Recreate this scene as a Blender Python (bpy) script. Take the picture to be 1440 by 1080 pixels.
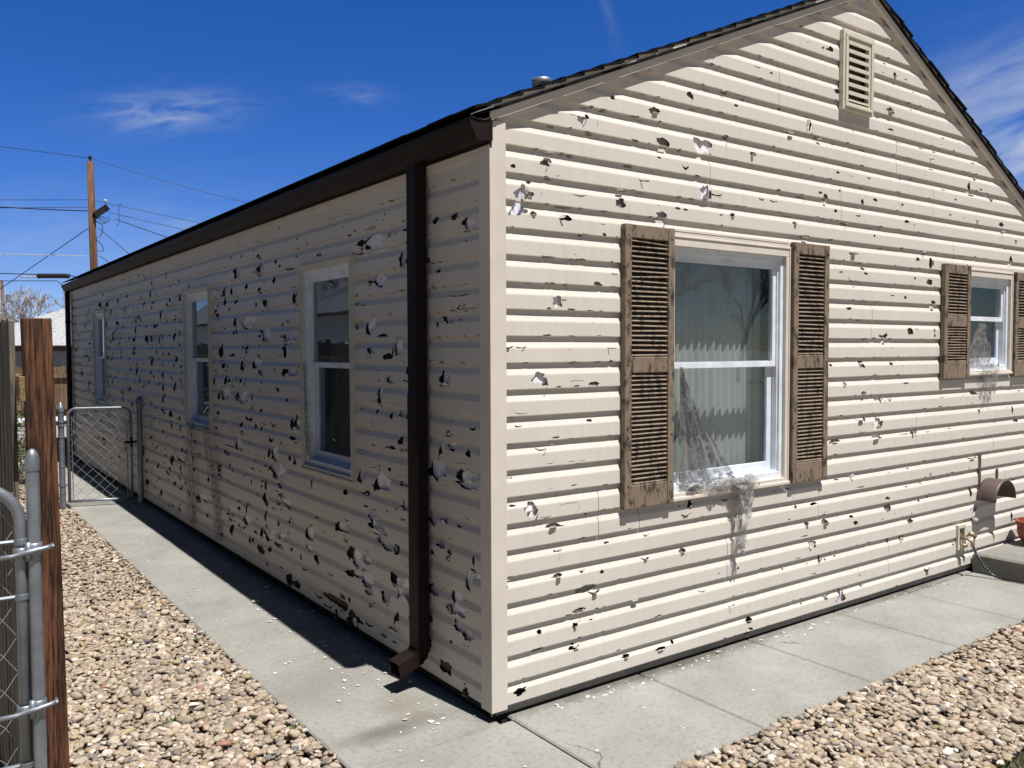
import bpy, bmesh, math, random
import numpy as np
from mathutils import Vector, Matrix, noise
from mathutils.geometry import delaunay_2d_cdt
scene = bpy.context.scene
for o in list(bpy.data.objects): bpy.data.objects.remove(o)
R = math.radians
# ---------------------------------------------------------------- camera
camd = bpy.data.cameras.new('camera'); cam = bpy.data.objects.new('camera', camd)
scene.collection.objects.link(cam); scene.camera = cam
camd.sensor_width = 36; camd.lens = 29.62; camd.clip_start = 0.05; camd.clip_end = 3000
YAW, PITCH, ROLL = 0.624894, -0.0418317, -0.00324257
CAM = Vector((-2.20136, -3.21517, 1.75902))
fw = Vector((math.sin(YAW)*math.cos(PITCH), math.cos(YAW)*math.cos(PITCH), math.sin(PITCH)))
rt0 = Vector((math.cos(YAW), -math.sin(YAW), 0)); up0 = rt0.cross(fw)
rt = math.cos(ROLL)*rt0 + math.sin(ROLL)*up0; up = -math.sin(ROLL)*rt0 + math.cos(ROLL)*up0
M = Matrix((rt, up, -fw)).transposed().to_4x4(); M.translation = CAM
cam.matrix_world = M
scene.render.resolution_x = 1024; scene.render.resolution_y = 768
# ---------------------------------------------------------------- light
SUN = Vector((0.050, -0.39, 1.0)).normalized()
sl = bpy.data.lights.new('sun', 'SUN'); sl.energy = 5.0; sl.angle = R(0.53); sl.color = (1.0, 0.955, 0.90)
so = bpy.data.objects.new('sun', sl); scene.collection.objects.link(so)
so.rotation_euler = SUN.to_track_quat('Z', 'Y').to_euler(); so.location = (0, -10, 20)
world = bpy.data.worlds.new('World'); scene.world = world; world.use_nodes = True
scene.view_settings.view_transform = 'Standard'; scene.view_settings.look = 'None'
scene.view_settings.exposure = 0.62; scene.view_settings.gamma = 1
def world_setup():
    nt = world.node_tree; N = nt.nodes; L = nt.links; N.clear()
    out = N.new('ShaderNodeOutputWorld'); bg = N.new('ShaderNodeBackground'); L.new(bg.outputs[0], out.inputs[0])
    sky = N.new('ShaderNodeTexSky'); sky.sky_type = 'NISHITA'; sky.sun_disc = False
    sky.sun_elevation = math.asin(SUN.z); sky.sun_rotation = math.atan2(SUN.x, SUN.y)
    sky.altitude = 1600; sky.air_density = 1.0; sky.dust_density = 0.15; sky.ozone_density = 4.5
    bg.inputs['Strength'].default_value = 0.056
    # a deep, dry high-altitude blue
    hsv = N.new('ShaderNodeHueSaturation'); hsv.inputs['Saturation'].default_value = 1.30; hsv.inputs['Value'].default_value = 0.95
    L.new(sky.outputs[0], hsv.inputs['Color'])
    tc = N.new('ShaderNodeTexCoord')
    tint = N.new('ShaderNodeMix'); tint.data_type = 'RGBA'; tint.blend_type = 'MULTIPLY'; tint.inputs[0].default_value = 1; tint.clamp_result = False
    # blue kept in the camera's view; sky elsewhere dimmed and warmed to cut blue fill
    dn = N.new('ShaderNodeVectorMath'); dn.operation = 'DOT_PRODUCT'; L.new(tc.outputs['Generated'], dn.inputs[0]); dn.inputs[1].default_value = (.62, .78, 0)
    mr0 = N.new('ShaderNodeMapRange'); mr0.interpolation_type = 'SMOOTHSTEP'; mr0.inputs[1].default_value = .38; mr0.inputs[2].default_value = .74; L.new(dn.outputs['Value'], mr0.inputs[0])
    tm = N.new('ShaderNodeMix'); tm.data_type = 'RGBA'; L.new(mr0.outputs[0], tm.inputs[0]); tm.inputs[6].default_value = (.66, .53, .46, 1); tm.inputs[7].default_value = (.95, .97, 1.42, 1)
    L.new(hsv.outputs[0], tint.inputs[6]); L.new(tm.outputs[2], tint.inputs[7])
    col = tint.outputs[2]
    # thin cirrus: (direction, half-size along/across, stretch angle, strength, noise seed)
    def ray(px, py):
        d = fw + rt*((px-720)/1184.8) - up*((py-540)/1184.8); return d.normalized()
    for (px, py, wa, wb, ang, st, seed, sc) in [
            (236, 158, .066, .019, 4, .42, 3.1, 12), (498, 131, .034, .011, -6, .16, 7.7, 14),
            (1440, 108, .13, .030, 22, .40, 1.3, 7), (1475, 205, .16, .085, 20, .62, 5.2, 5),
            (858, 30, .055, .006, -72, .10, 8.8, 6), (70, 330, .30, .05, 3, .14, 2.2, 5), (245, 318, .03, .008, 0, .25, 6.2, 9)]:
        d = ray(px, py)
        ex = (rt - d*rt.dot(d)).normalized(); ey = d.cross(ex)*-1
        a = R(ang); e1 = ex*math.cos(a)+ey*math.sin(a); e2 = -ex*math.sin(a)+ey*math.cos(a)
        if e2.dot(up) < 0: e2 = -e2
        def dot(v):
            n = N.new('ShaderNodeVectorMath'); n.operation = 'DOT_PRODUCT'
            L.new(tc.outputs['Generated'], n.inputs[0]); n.inputs[1].default_value = v; return n.outputs['Value']
        def mth(op, x, y):
            n = N.new('ShaderNodeMath'); n.operation = op
            for i, q in enumerate((x, y)):
                if isinstance(q, (int, float)): n.inputs[i].default_value = q
                else: L.new(q, n.inputs[i])
            return n.outputs[0]
        u1 = mth('DIVIDE', dot(e1), wa); u2 = mth('DIVIDE', dot(e2), wb)
        r2 = mth('ADD', mth('MULTIPLY', u1, u1), mth('MULTIPLY', u2, u2))
        fall = N.new('ShaderNodeMath'); fall.operation = 'EXPONENT'; L.new(mth('MULTIPLY', r2, -1.1), fall.inputs[0])
        front = mth('GREATER_THAN', dot(d), 0.3)
        cb = N.new('ShaderNodeCombineXYZ'); L.new(mth('MULTIPLY', dot(e1), sc), cb.inputs[0]); L.new(mth('MULTIPLY', dot(e2), sc*4.2), cb.inputs[1]); cb.inputs[2].default_value = seed
        nz = N.new('ShaderNodeTexNoise'); nz.inputs['Scale'].default_value = 1.6; nz.inputs['Detail'].default_value = 7; nz.inputs['Roughness'].default_value = .58; nz.inputs['Distortion'].default_value = .5
        L.new(cb.outputs[0], nz.inputs['Vector'])
        rp = N.new('ShaderNodeMapRange'); rp.inputs[1].default_value = .34; rp.inputs[2].default_value = .78; L.new(nz.outputs[0], rp.inputs[0])
        fac = mth('MULTIPLY', mth('MULTIPLY', mth('MULTIPLY', fall.outputs[0], rp.outputs[0]), front), st*1.5)
        mx = N.new('ShaderNodeMix'); mx.data_type = 'RGBA'; mx.clamp_factor = True
        L.new(fac, mx.inputs[0]); L.new(col, mx.inputs[6]); mx.inputs[7].default_value = (6.6, 7.3, 8.6, 1)
        col = mx.outputs[2]
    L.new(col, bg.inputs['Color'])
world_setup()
# ---------------------------------------------------------------- helpers
COL = scene.collection
def link(o, parent=None):
    COL.objects.link(o)
    if parent is not None:
        o.parent = parent
        w = Vector((0, 0, 0)); p = parent
        while p is not None: w += p.location; p = p.parent
        o.location = o.location - w
    return o
def tag(o, label=None, cat=None, group=None, kind=None):
    if label: o['label'] = label
    if cat: o['category'] = cat
    if group: o['group'] = group
    if kind: o['kind'] = kind
    return o
def empty(name, loc, label, cat, group=None):
    o = bpy.data.objects.new(name, None); o.location = loc; o.empty_display_size = .1; COL.objects.link(o)
    return tag(o, label, cat, group)
class MB:
    def __init__(s): s.v = []; s.f = []; s.mi = []; s.m = 0
    def add(s, vs, fs):
        b = len(s.v); s.v += [tuple(v) for v in vs]; s.f += [tuple(i+b for i in f) for f in fs]; s.mi += [s.m]*len(fs)
    def box(s, a, b, rot=None, c=None):
        x0, y0, z0 = a; x1, y1, z1 = b
        vs = [Vector(p) for p in ((x0,y0,z0),(x1,y0,z0),(x1,y1,z0),(x0,y1,z0),(x0,y0,z1),(x1,y0,z1),(x1,y1,z1),(x0,y1,z1))]
        if rot is not None:
            c = Vector(c) if c is not None else sum(vs, Vector())/8
            vs = [c + rot @ (v-c) for v in vs]
        s.add(vs, [(0,3,2,1),(4,5,6,7),(0,1,5,4),(1,2,6,5),(2,3,7,6),(3,0,4,7)])
    def tube(s, pts, r, n=8, cap=True, r1=None):
        pts = [Vector(p) for p in pts]; rings = []; prev = None
        for i, p in enumerate(pts):
            t = (pts[min(i+1, len(pts)-1)] - pts[max(i-1, 0)]).normalized()
            a = Vector((0,0,1)) if abs(t.z) < .9 else Vector((1,0,0))
            if prev is None: x = t.cross(a).normalized()
            else: x = (prev - t*prev.dot(t)).normalized()
            prev = x; y = t.cross(x)
            rr = r if r1 is None else r + (r1-r)*i/(len(pts)-1)
            rings.append([p + x*rr*math.cos(2*math.pi*k/n) + y*rr*math.sin(2*math.pi*k/n) for k in range(n)])
        vs = [v for g in rings for v in g]; fs = []
        for i in range(len(pts)-1):
            for k in range(n):
                fs.append((i*n+k, i*n+(k+1) % n, (i+1)*n+(k+1) % n, (i+1)*n+k))
        if cap: fs += [tuple(range(n))[::-1], tuple(range((len(pts)-1)*n, len(pts)*n))]
        s.add(vs, fs)
    def lathe(s, c, prof, n=24):
        c = Vector(c); vs = []; fs = []
        for (r, z) in prof:
            vs += [c + Vector((r*math.cos(2*math.pi*k/n), r*math.sin(2*math.pi*k/n), z)) for k in range(n)]
        for i in range(len(prof)-1):
            for k in range(n): fs.append((i*n+k, i*n+(k+1) % n, (i+1)*n+(k+1) % n, (i+1)*n+k))
        s.add(vs, fs)
    def prism(s, prof, f0, f1):   # prof 2-D points, f0/f1 map (a,b)->3-D at both ends
        n = len(prof); s.add([f0(*p) for p in prof] + [f1(*p) for p in prof],
            [(i, (i+1) % n, n+(i+1) % n, n+i) for i in range(n)] + [tuple(range(n))[::-1], tuple(range(n, 2*n))])
    def build(s, name, mat, parent=None, smooth=False, bevel=0, solid=0, loc=None):
        me = bpy.data.meshes.new(name)
        loc = Vector(loc) if loc is not None else None
        vs = s.v if loc is None else [tuple(Vector(v)-loc) for v in s.v]
        me.from_pydata(vs, [], s.f); me.update()
        for m in (mat if isinstance(mat, (list, tuple)) else [mat]): me.materials.append(m)
        if isinstance(mat, (list, tuple)): me.polygons.foreach_set('material_index', s.mi)
        if smooth: me.polygons.foreach_set('use_smooth', [True]*len(me.polygons))
        o = bpy.data.objects.new(name, me)
        if loc is not None: o.location = loc
        link(o, parent)
        if solid:
            m = o.modifiers.new('solid', 'SOLIDIFY'); m.thickness = solid; m.offset = -1; m.use_even_offset = False
        if bevel:
            m = o.modifiers.new('bevel', 'BEVEL'); m.width = bevel; m.segments = 2; m.limit_method = 'ANGLE'; m.angle_limit = R(40)
        return o
# ---------------------------------------------------------------- materials
def base(name):
    m = bpy.data.materials.new(name); m.use_nodes = True; nt = m.node_tree
    return m, nt, nt.nodes, nt.links, nt.nodes['Principled BSDF']
def mat(name, c, rough=.6, var=.12, scale=6, bump=0, bscale=60, metal=0, c2=None, stretch=None, spec=.5, thr=(.35,.65), detail=5):
    m, nt, N, L, P = base(name)
    P.inputs['Roughness'].default_value = rough; P.inputs['Metallic'].default_value = metal
    P.inputs['Specular IOR Level'].default_value = spec
    tc = N.new('ShaderNodeTexCoord'); mp = N.new('ShaderNodeMapping'); L.new(tc.outputs['Object'], mp.inputs[0])
    if stretch: mp.inputs['Scale'].default_value = stretch
    nz = N.new('ShaderNodeTexNoise'); nz.inputs['Scale'].default_value = scale; nz.inputs['Detail'].default_value = detail; nz.inputs['Roughness'].default_value = .62
    L.new(mp.outputs[0], nz.inputs['Vector'])
    rp = N.new('ShaderNodeValToRGB'); e = rp.color_ramp.elements
    e[0].position, e[1].position = thr
    if c2 is None: a = [q*(1-var) for q in c]; b = [min(1, q*(1+var)) for q in c]
    else: a, b = c, c2
    e[0].color = (*a, 1); e[1].color = (*b, 1)
    L.new(nz.outputs[0], rp.inputs[0]); L.new(rp.outputs[0], P.inputs['Base Color'])
    if bump:
        n2 = N.new('ShaderNodeTexNoise'); n2.inputs['Scale'].default_value = bscale; n2.inputs['Detail'].default_value = 4
        L.new(mp.outputs[0], n2.inputs['Vector'])
        bp = N.new('ShaderNodeBump'); bp.inputs['Strength'].default_value = bump; bp.inputs['Distance'].default_value = .01
        L.new(n2.outputs[0], bp.inputs['Height']); L.new(bp.outputs[0], P.inputs['Normal'])
    return m
def vinyl_mat():
    m, nt, N, L, P = base('vinyl_siding')
    P.inputs['Roughness'].default_value = .5; P.inputs['Specular IOR Level'].default_value = .35
    tc = N.new('ShaderNodeTexCoord')
    def nz(sc, st, det=5):
        mp = N.new('ShaderNodeMapping'); mp.inputs['Scale'].default_value = st; L.new(tc.outputs['Object'], mp.inputs[0])
        n = N.new('ShaderNodeTexNoise'); n.inputs['Scale'].default_value = sc; n.inputs['Detail'].default_value = det; n.inputs['Roughness'].default_value = .6
        L.new(mp.outputs[0], n.inputs['Vector']); return n.outputs[0]
    streak = nz(4, (7, 7, .8)); grime = nz(1.3, (1, 1, 1.5)); fine = nz(30, (1, 1, 14))
    rp = N.new('ShaderNodeValToRGB'); e = rp.color_ramp.elements; e[0].position = .25; e[1].position = .75
    e[0].color = (.522, .482, .436, 1); e[1].color = (.636, .594, .545, 1)
    ad = N.new('ShaderNodeMath'); ad.operation = 'ADD'
    m1 = N.new('ShaderNodeMath'); m1.operation = 'MULTIPLY'; m1.inputs[1].default_value = .45; L.new(streak, m1.inputs[0])
    m2 = N.new('ShaderNodeMath'); m2.operation = 'MULTIPLY'; m2.inputs[1].default_value = .55; L.new(grime, m2.inputs[0])
    L.new(m1.outputs[0], ad.inputs[0]); L.new(m2.outputs[0], ad.inputs[1]); L.new(ad.outputs[0], rp.inputs[0])
    # small dirt specks
    vo = N.new('ShaderNodeTexVoronoi'); vo.inputs['Scale'].default_value = 22; L.new(tc.outputs['Object'], vo.inputs['Vector'])
    lt = N.new('ShaderNodeMath'); lt.operation = 'LESS_THAN'; lt.inputs[1].default_value = .045; L.new(vo.outputs['Distance'], lt.inputs[0])
    ml = N.new('ShaderNodeMath'); ml.operation = 'MULTIPLY'; ml.inputs[1].default_value = .28; L.new(lt.outputs[0], ml.inputs[0])
    mx = N.new('ShaderNodeMix'); mx.data_type = 'RGBA'; L.new(ml.outputs[0], mx.inputs[0]); L.new(rp.outputs[0], mx.inputs[6]); mx.inputs[7].default_value = (.30, .26, .22, 1)
    L.new(mx.outputs[2], P.inputs['Base Color'])
    bp = N.new('ShaderNodeBump'); bp.inputs['Strength'].default_value = .12; bp.inputs['Distance'].default_value = .004
    L.new(fine, bp.inputs['Height']); L.new(bp.outputs[0], P.inputs['Normal'])
    return m
def concrete_mat(name, c=(.255,.253,.238), joints=True):
    m, nt, N, L, P = base(name); P.inputs['Roughness'].default_value = .85; P.inputs['Specular IOR Level'].default_value = .25
    tc = N.new('ShaderNodeTexCoord')
    def nz(sc, det=6, ro=.6):
        n = N.new('ShaderNodeTexNoise'); n.inputs['Scale'].default_value = sc; n.inputs['Detail'].default_value = det; n.inputs['Roughness'].default_value = ro
        L.new(tc.outputs['Object'], n.inputs['Vector']); return n.outputs[0]
    r1 = N.new('ShaderNodeValToRGB'); e = r1.color_ramp.elements; e[0].position = .3; e[1].position = .72
    e[0].color = (c[0]*.78, c[1]*.77, c[2]*.74, 1); e[1].color = (c[0]*1.14, c[1]*1.14, c[2]*1.14, 1)
    L.new(nz(1.7, 8, .66), r1.inputs[0])
    r2 = N.new('ShaderNodeValToRGB'); e = r2.color_ramp.elements; e[0].position = .36; e[1].position = .5
    e[0].color = (.62, .60, .56, 1); e[1].color = (1, 1, 1, 1); L.new(nz(38, 4, .7), r2.inputs[0])
    mx = N.new('ShaderNodeMix'); mx.data_type = 'RGBA'; mx.blend_type = 'MULTIPLY'; mx.inputs[0].default_value = .5
    L.new(r1.outputs[0], mx.inputs[6]); L.new(r2.outputs[0], mx.inputs[7])
    r3 = N.new('ShaderNodeValToRGB'); e = r3.color_ramp.elements; e[0].position = .64; e[1].position = .70
    e[0].color = (1, 1, 1, 1); e[1].color = (.60, .57, .52, 1); L.new(nz(150, 2, .5), r3.inputs[0])
    mx2 = N.new('ShaderNodeMix'); mx2.data_type = 'RGBA'; mx2.blend_type = 'MULTIPLY'; mx2.inputs[0].default_value = .6
    L.new(mx.outputs[2], mx2.inputs[6]); L.new(r3.outputs[0], mx2.inputs[7])
    # rusty brown water stain under the downspout outlet and darker bands along the foot of the walls
    def blob(cx, cy, sx, sy, col, st, prev):
        mp = N.new('ShaderNodeMapping'); mp.inputs['Location'].default_value = (-cx/sx, -cy/sy, 0); mp.inputs['Scale'].default_value = (1/sx, 1/sy, 0)
        L.new(tc.outputs['Object'], mp.inputs[0])
        ln = N.new('ShaderNodeVectorMath'); ln.operation = 'LENGTH'; L.new(mp.outputs[0], ln.inputs[0])
        ad = N.new('ShaderNodeMath'); ad.operation = 'MULTIPLY_ADD'; L.new(nz(5, 7, .7), ad.inputs[0]); ad.inputs[1].default_value = 1.6; L.new(ln.outputs['Value'], ad.inputs[2])
        mr = N.new('ShaderNodeMapRange'); mr.inputs[1].default_value = 1.75; mr.inputs[2].default_value = .9; mr.inputs[3].default_value = 0; mr.inputs[4].default_value = st
        L.new(ad.outputs[0], mr.inputs[0])
        q = N.new('ShaderNodeMix'); q.data_type = 'RGBA'; L.new(mr.outputs[0], q.inputs[0]); L.new(prev, q.inputs[6]); q.inputs[7].default_value = col; return q.outputs[2]
    colr = mx2.outputs[2]
    if joints:
        colr = blob(-.42, .22, .42, .13, (.095, .085, .070, 1), .75, colr); colr = blob(-.25, .45, .16, .22, (.16, .13, .10, 1), .5, colr)
        colr = blob(-.45, .95, .35, .35, (.17, .165, .15, 1), .5, colr)
        colr = blob(1.2, .02, 1.6, .13, (.06, .052, .04, 1), .8, colr)
        colr = blob(3.6, .02, 1.2, .10, (.07, .06, .045, 1), .7, colr)
        colr = blob(.02, 3.0, .12, 3.5, (.07, .06, .05, 1), .7, colr)
    # a few hairline cracks
    vc = N.new('ShaderNodeVectorMath'); vc.operation = 'MULTIPLY_ADD'; nv = N.new('ShaderNodeTexNoise'); nv.inputs['Scale'].default_value = 3.5; nv.inputs['Detail'].default_value = 5; L.new(tc.outputs['Object'], nv.inputs['Vector'])
    L.new(nv.outputs['Color'], vc.inputs[0]); vc.inputs[1].default_value = (.35, .35, 0); L.new(tc.outputs['Object'], vc.inputs[2])
    vr = N.new('ShaderNodeTexVoronoi'); vr.feature = 'DISTANCE_TO_EDGE'; vr.inputs['Scale'].default_value = .62; L.new(vc.outputs[0], vr.inputs['Vector'])
    ck = N.new('ShaderNodeMapRange'); ck.inputs[1].default_value = .0012; ck.inputs[2].default_value = .0030; ck.inputs[3].default_value = .7; ck.inputs[4].default_value = 0; L.new(vr.outputs['Distance'], ck.inputs[0])
    gt = N.new('ShaderNodeMath'); gt.operation = 'GREATER_THAN'; gt.inputs[1].default_value = .70; L.new(nz(.8, 1, .5), gt.inputs[0])
    cm_ = N.new('ShaderNodeMath'); cm_.operation = 'MULTIPLY'; L.new(ck.outputs[0], cm_.inputs[0]); L.new(gt.outputs[0], cm_.inputs[1])
    qx = N.new('ShaderNodeMix'); qx.data_type = 'RGBA'; L.new(cm_.outputs[0], qx.inputs[0]); L.new(colr, qx.inputs[6]); qx.inputs[7].default_value = (.05, .045, .035, 1); colr = qx.outputs[2]
    L.new(colr, P.inputs['Base Color'])
    bp = N.new('ShaderNodeBump'); bp.inputs['Strength'].default_value = .35; bp.inputs['Distance'].default_value = .004
    L.new(nz(120, 4, .6), bp.inputs['Height']); L.new(bp.outputs[0], P.inputs['Normal'])
    return m
def wood_mat(name, c1, c2, scale=9, axis=2, rough=.75, knots=True):
    m, nt, N, L, P = base(name); P.inputs['Roughness'].default_value = rough; P.inputs['Specular IOR Level'].default_value = .3
    tc = N.new('ShaderNodeTexCoord'); mp = N.new('ShaderNodeMapping'); L.new(tc.outputs['Object'], mp.inputs[0])
    st = [scale*2.2]*3; st[axis] = scale*.10; mp.inputs['Scale'].default_value = st
    w = N.new('ShaderNodeTexNoise'); w.inputs['Scale'].default_value = 1.0; w.inputs['Detail'].default_value = 3; w.inputs['Distortion'].default_value = .8
    L.new(mp.outputs[0], w.inputs['Vector'])
    # rings: sine of warped noise
    ml = N.new('ShaderNodeMath'); ml.operation = 'MULTIPLY'; ml.inputs[1].default_value = 20; L.new(w.outputs[0], ml.inputs[0])
    sn = N.new('ShaderNodeMath'); sn.operation = 'SINE'; L.new(ml.outputs[0], sn.inputs[0])
    f = N.new('ShaderNodeTexNoise'); f.inputs['Scale'].default_value = 9; f.inputs['Detail'].default_value = 5; L.new(mp.outputs[0], f.inputs['Vector'])
    ad = N.new('ShaderNodeMath'); ad.operation = 'MULTIPLY_ADD'; ad.inputs[1].default_value = .13; ad.inputs[2].default_value = 0; L.new(sn.outputs[0], ad.inputs[0])
    a2 = N.new('ShaderNodeMath'); a2.operation = 'ADD'; L.new(ad.outputs[0], a2.inputs[0]); L.new(f.outputs[0], a2.inputs[1])
    rp = N.new('ShaderNodeValToRGB'); e = rp.color_ramp.elements; e[0].position = .3; e[1].position = .7; e[0].color = (*c1, 1); e[1].color = (*c2, 1)
    L.new(a2.outputs[0], rp.inputs[0]); L.new(rp.outputs[0], P.inputs['Base Color'])
    bp = N.new('ShaderNodeBump'); bp.inputs['Strength'].default_value = .5; bp.inputs['Distance'].default_value = .003
    L.new(a2.outputs[0], bp.inputs['Height']); L.new(bp.outputs[0], P.inputs['Normal'])
    return m
def attr_mat(name, rough=.7, bump=.3, bscale=90):
    m, nt, N, L, P = base(name); P.inputs['Roughness'].default_value = rough; P.inputs['Specular IOR Level'].default_value = .3
    at = N.new('ShaderNodeAttribute'); at.attribute_name = 'Col'
    tc = N.new('ShaderNodeTexCoord'); nz = N.new('ShaderNodeTexNoise'); nz.inputs['Scale'].default_value = bscale; nz.inputs['Detail'].default_value = 4
    L.new(tc.outputs['Object'], nz.inputs['Vector'])
    rp = N.new('ShaderNodeValToRGB'); e = rp.color_ramp.elements; e[0].position = .3; e[1].position = .75; e[0].color = (.72, .70, .68, 1); e[1].color = (1.15, 1.14, 1.12, 1)
    L.new(nz.outputs[0], rp.inputs[0])
    mx = N.new('ShaderNodeMix'); mx.data_type = 'RGBA'; mx.blend_type = 'MULTIPLY'; mx.inputs[0].default_value = 1
    L.new(at.outputs['Color'], mx.inputs[6]); L.new(rp.outputs[0], mx.inputs[7]); L.new(mx.outputs[2], P.inputs['Base Color'])
    bp = N.new('ShaderNodeBump'); bp.inputs['Strength'].default_value = bump; bp.inputs['Distance'].default_value = .003
    L.new(nz.outputs[0], bp.inputs['Height']); L.new(bp.outputs[0], P.inputs['Normal'])
    return m
def glass_mat():
    m, nt, N, L, P = base('window_glass'); N.remove(P)
    out = N['Material Output']; tr = N.new('ShaderNodeBsdfTransparent'); tr.inputs[0].default_value = (.70, .72, .73, 1)
    gl = N.new('ShaderNodeBsdfGlossy'); gl.inputs['Roughness'].default_value = .015; gl.inputs[0].default_value = (.70, .86, 1.0, 1)  # blue put into the reflection colour, as a bluer sky would give
    lw = N.new('ShaderNodeLayerWeight'); lw.inputs[0].default_value = .5
    pw = N.new('ShaderNodeMath'); pw.operation = 'POWER'; L.new(lw.outputs['Facing'], pw.inputs[0]); pw.inputs[1].default_value = 4
    fr = N.new('ShaderNodeMath'); fr.operation = 'MULTIPLY_ADD'; L.new(pw.outputs[0], fr.inputs[0]); fr.inputs[1].default_value = .75; fr.inputs[2].default_value = .17
    tc = N.new('ShaderNodeTexCoord'); nz = N.new('ShaderNodeTexNoise'); nz.inputs['Scale'].default_value = 2.2; L.new(tc.outputs['Object'], nz.inputs['Vector'])
    bp = N.new('ShaderNodeBump'); bp.inputs['Strength'].default_value = .10; bp.inputs['Distance'].default_value = .01; L.new(nz.outputs[0], bp.inputs['Height']); L.new(bp.outputs[0], gl.inputs['Normal'])
    mx = N.new('ShaderNodeMixShader'); L.new(fr.outputs[0], mx.inputs[0]); L.new(tr.outputs[0], mx.inputs[1]); L.new(gl.outputs[0], mx.inputs[2])
    L.new(mx.outputs[0], out.inputs[0]); return m
def film_mat(name, c, alpha, rough=.35):
    m, nt, N, L, P = base(name); out = N['Material Output']
    P.inputs['Base Color'].default_value = (*c, 1); P.inputs['Roughness'].default_value = rough
    tr = N.new('ShaderNodeBsdfTransparent'); mx = N.new('ShaderNodeMixShader')
    tc = N.new('ShaderNodeTexCoord'); nz = N.new('ShaderNodeTexNoise'); nz.inputs['Scale'].default_value = 22; nz.inputs['Detail'].default_value = 6; nz.inputs['Distortion'].default_value = 1.2
    L.new(tc.outputs['Object'], nz.inputs['Vector'])
    rp = N.new('ShaderNodeMapRange'); rp.inputs[1].default_value = .38; rp.inputs[2].default_value = .66; rp.inputs[3].default_value = alpha*.30; rp.inputs[4].default_value = min(1, alpha*1.5)
    L.new(nz.outputs[0], rp.inputs[0]); L.new(rp.outputs[0], mx.inputs[0]); L.new(tr.outputs[0], mx.inputs[1]); L.new(P.outputs[0], mx.inputs[2]); L.new(mx.outputs[0], out.inputs[0])
    return m
def print_mat():
    m, nt, N, L, P = base('printed_house_wrap'); P.inputs['Roughness'].default_value = .6
    tc = N.new('ShaderNodeTexCoord'); mp = N.new('ShaderNodeMapping'); L.new(tc.outputs['UV'], mp.inputs[0])
    br = N.new('ShaderNodeTexBrick'); br.inputs['Scale'].default_value = 14; br.inputs['Mortar Size'].default_value = .045; br.inputs['Brick Width'].default_value = .22; br.inputs['Row Height'].default_value = .42
    br.inputs['Color1'].default_value = (.82, .80, .86, 1); br.inputs['Color2'].default_value = (.10, .15, .42, 1); br.inputs['Mortar'].default_value = (.74, .75, .86, 1); br.inputs['Bias'].default_value = -.35
    L.new(mp.outputs[0], br.inputs['Vector']); L.new(br.outputs[0], P.inputs['Base Color']); return m
VINYL = vinyl_mat()
TRIM = mat('vinyl_trim', (.60,.548,.495), .5, .06, 3, spec=.35)
TRIMY = mat('cream_trim', (.56,.52,.43), .5, .07, 5, spec=.35)
WHITE = mat('white_vinyl_frame', (.66,.70,.76), .4, .10, 9, spec=.4)
BROWN = mat('dark_brown_metal', (.0135,.0082,.0072), .55, .18, 5, bump=.08, bscale=8, spec=.16)
SHUT = mat('weathered_brown_shutter', (.045,.030,.022), .7, 0, 16, bump=.3, bscale=120, c2=(.205,.155,.112), stretch=(2.4,1,.9), thr=(.37,.50), detail=9)
SHING = mat('asphalt_shingles', (.007,.007,.008), .95, .5, 60, bump=.8, bscale=150, spec=.15)
SHEATH_D = mat('shade_toned_sheathing', (.016,.013,.013), .9, .3, 6)  # side wall backing; depth shade of the holes put into its colour
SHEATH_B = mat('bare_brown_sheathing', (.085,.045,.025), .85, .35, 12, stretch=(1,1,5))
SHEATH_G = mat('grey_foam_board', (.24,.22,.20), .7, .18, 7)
BLACK = mat('flat_black', (.004,.004,.004), .9, .2, 10)  # plain black; behind some gable holes it stands in for deep shade
WRAP = mat('white_insulation', (.84,.79,.82), .8, .22, 25, bump=.4, bscale=60)
WRAPM = mat('lilac_house_wrap', (.52,.48,.55), .7, .3, 14, bump=.3, bscale=50)
WRAPP = print_mat()
CONC = concrete_mat('walkway_concrete'); CONC2 = concrete_mat('step_concrete', (.215,.210,.195), False)
FOUND = mat('foundation_concrete', (.020,.016,.012), .9, .3, 12, bump=.5)
GALV = mat('galvanised_steel', (.24,.265,.30), .46, .15, 14, metal=.65, bump=.05, bscale=70)
WIRE = mat('chain_link_wire', (.30,.30,.31), .5, .2, 20, metal=.5)
GLASS = glass_mat()
POSTW = wood_mat('stained_post_wood', (.014,.006,.0035), (.150,.062,.030), 13)
GREYW = wood_mat('weathered_grey_wood', (.030,.026,.023), (.185,.155,.125), 12)
ENDW = wood_mat('sawn_end_wood', (.12,.075,.035), (.30,.21,.11), 30, 1)
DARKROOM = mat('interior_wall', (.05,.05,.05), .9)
CURT = mat('pale_curtain', (.55,.57,.55), .9, .06, 5)
CURTD = mat('dull_curtain', (.16,.155,.15), .9, .1, 5)
FILM = film_mat('torn_clear_film', (.20,.20,.205), .62, .22)
FILMW = film_mat('crumpled_film', (.33,.33,.325), .80, .2)
FILMD = film_mat('torn_grey_screen', (.20,.18,.19), .50, .7)
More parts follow.
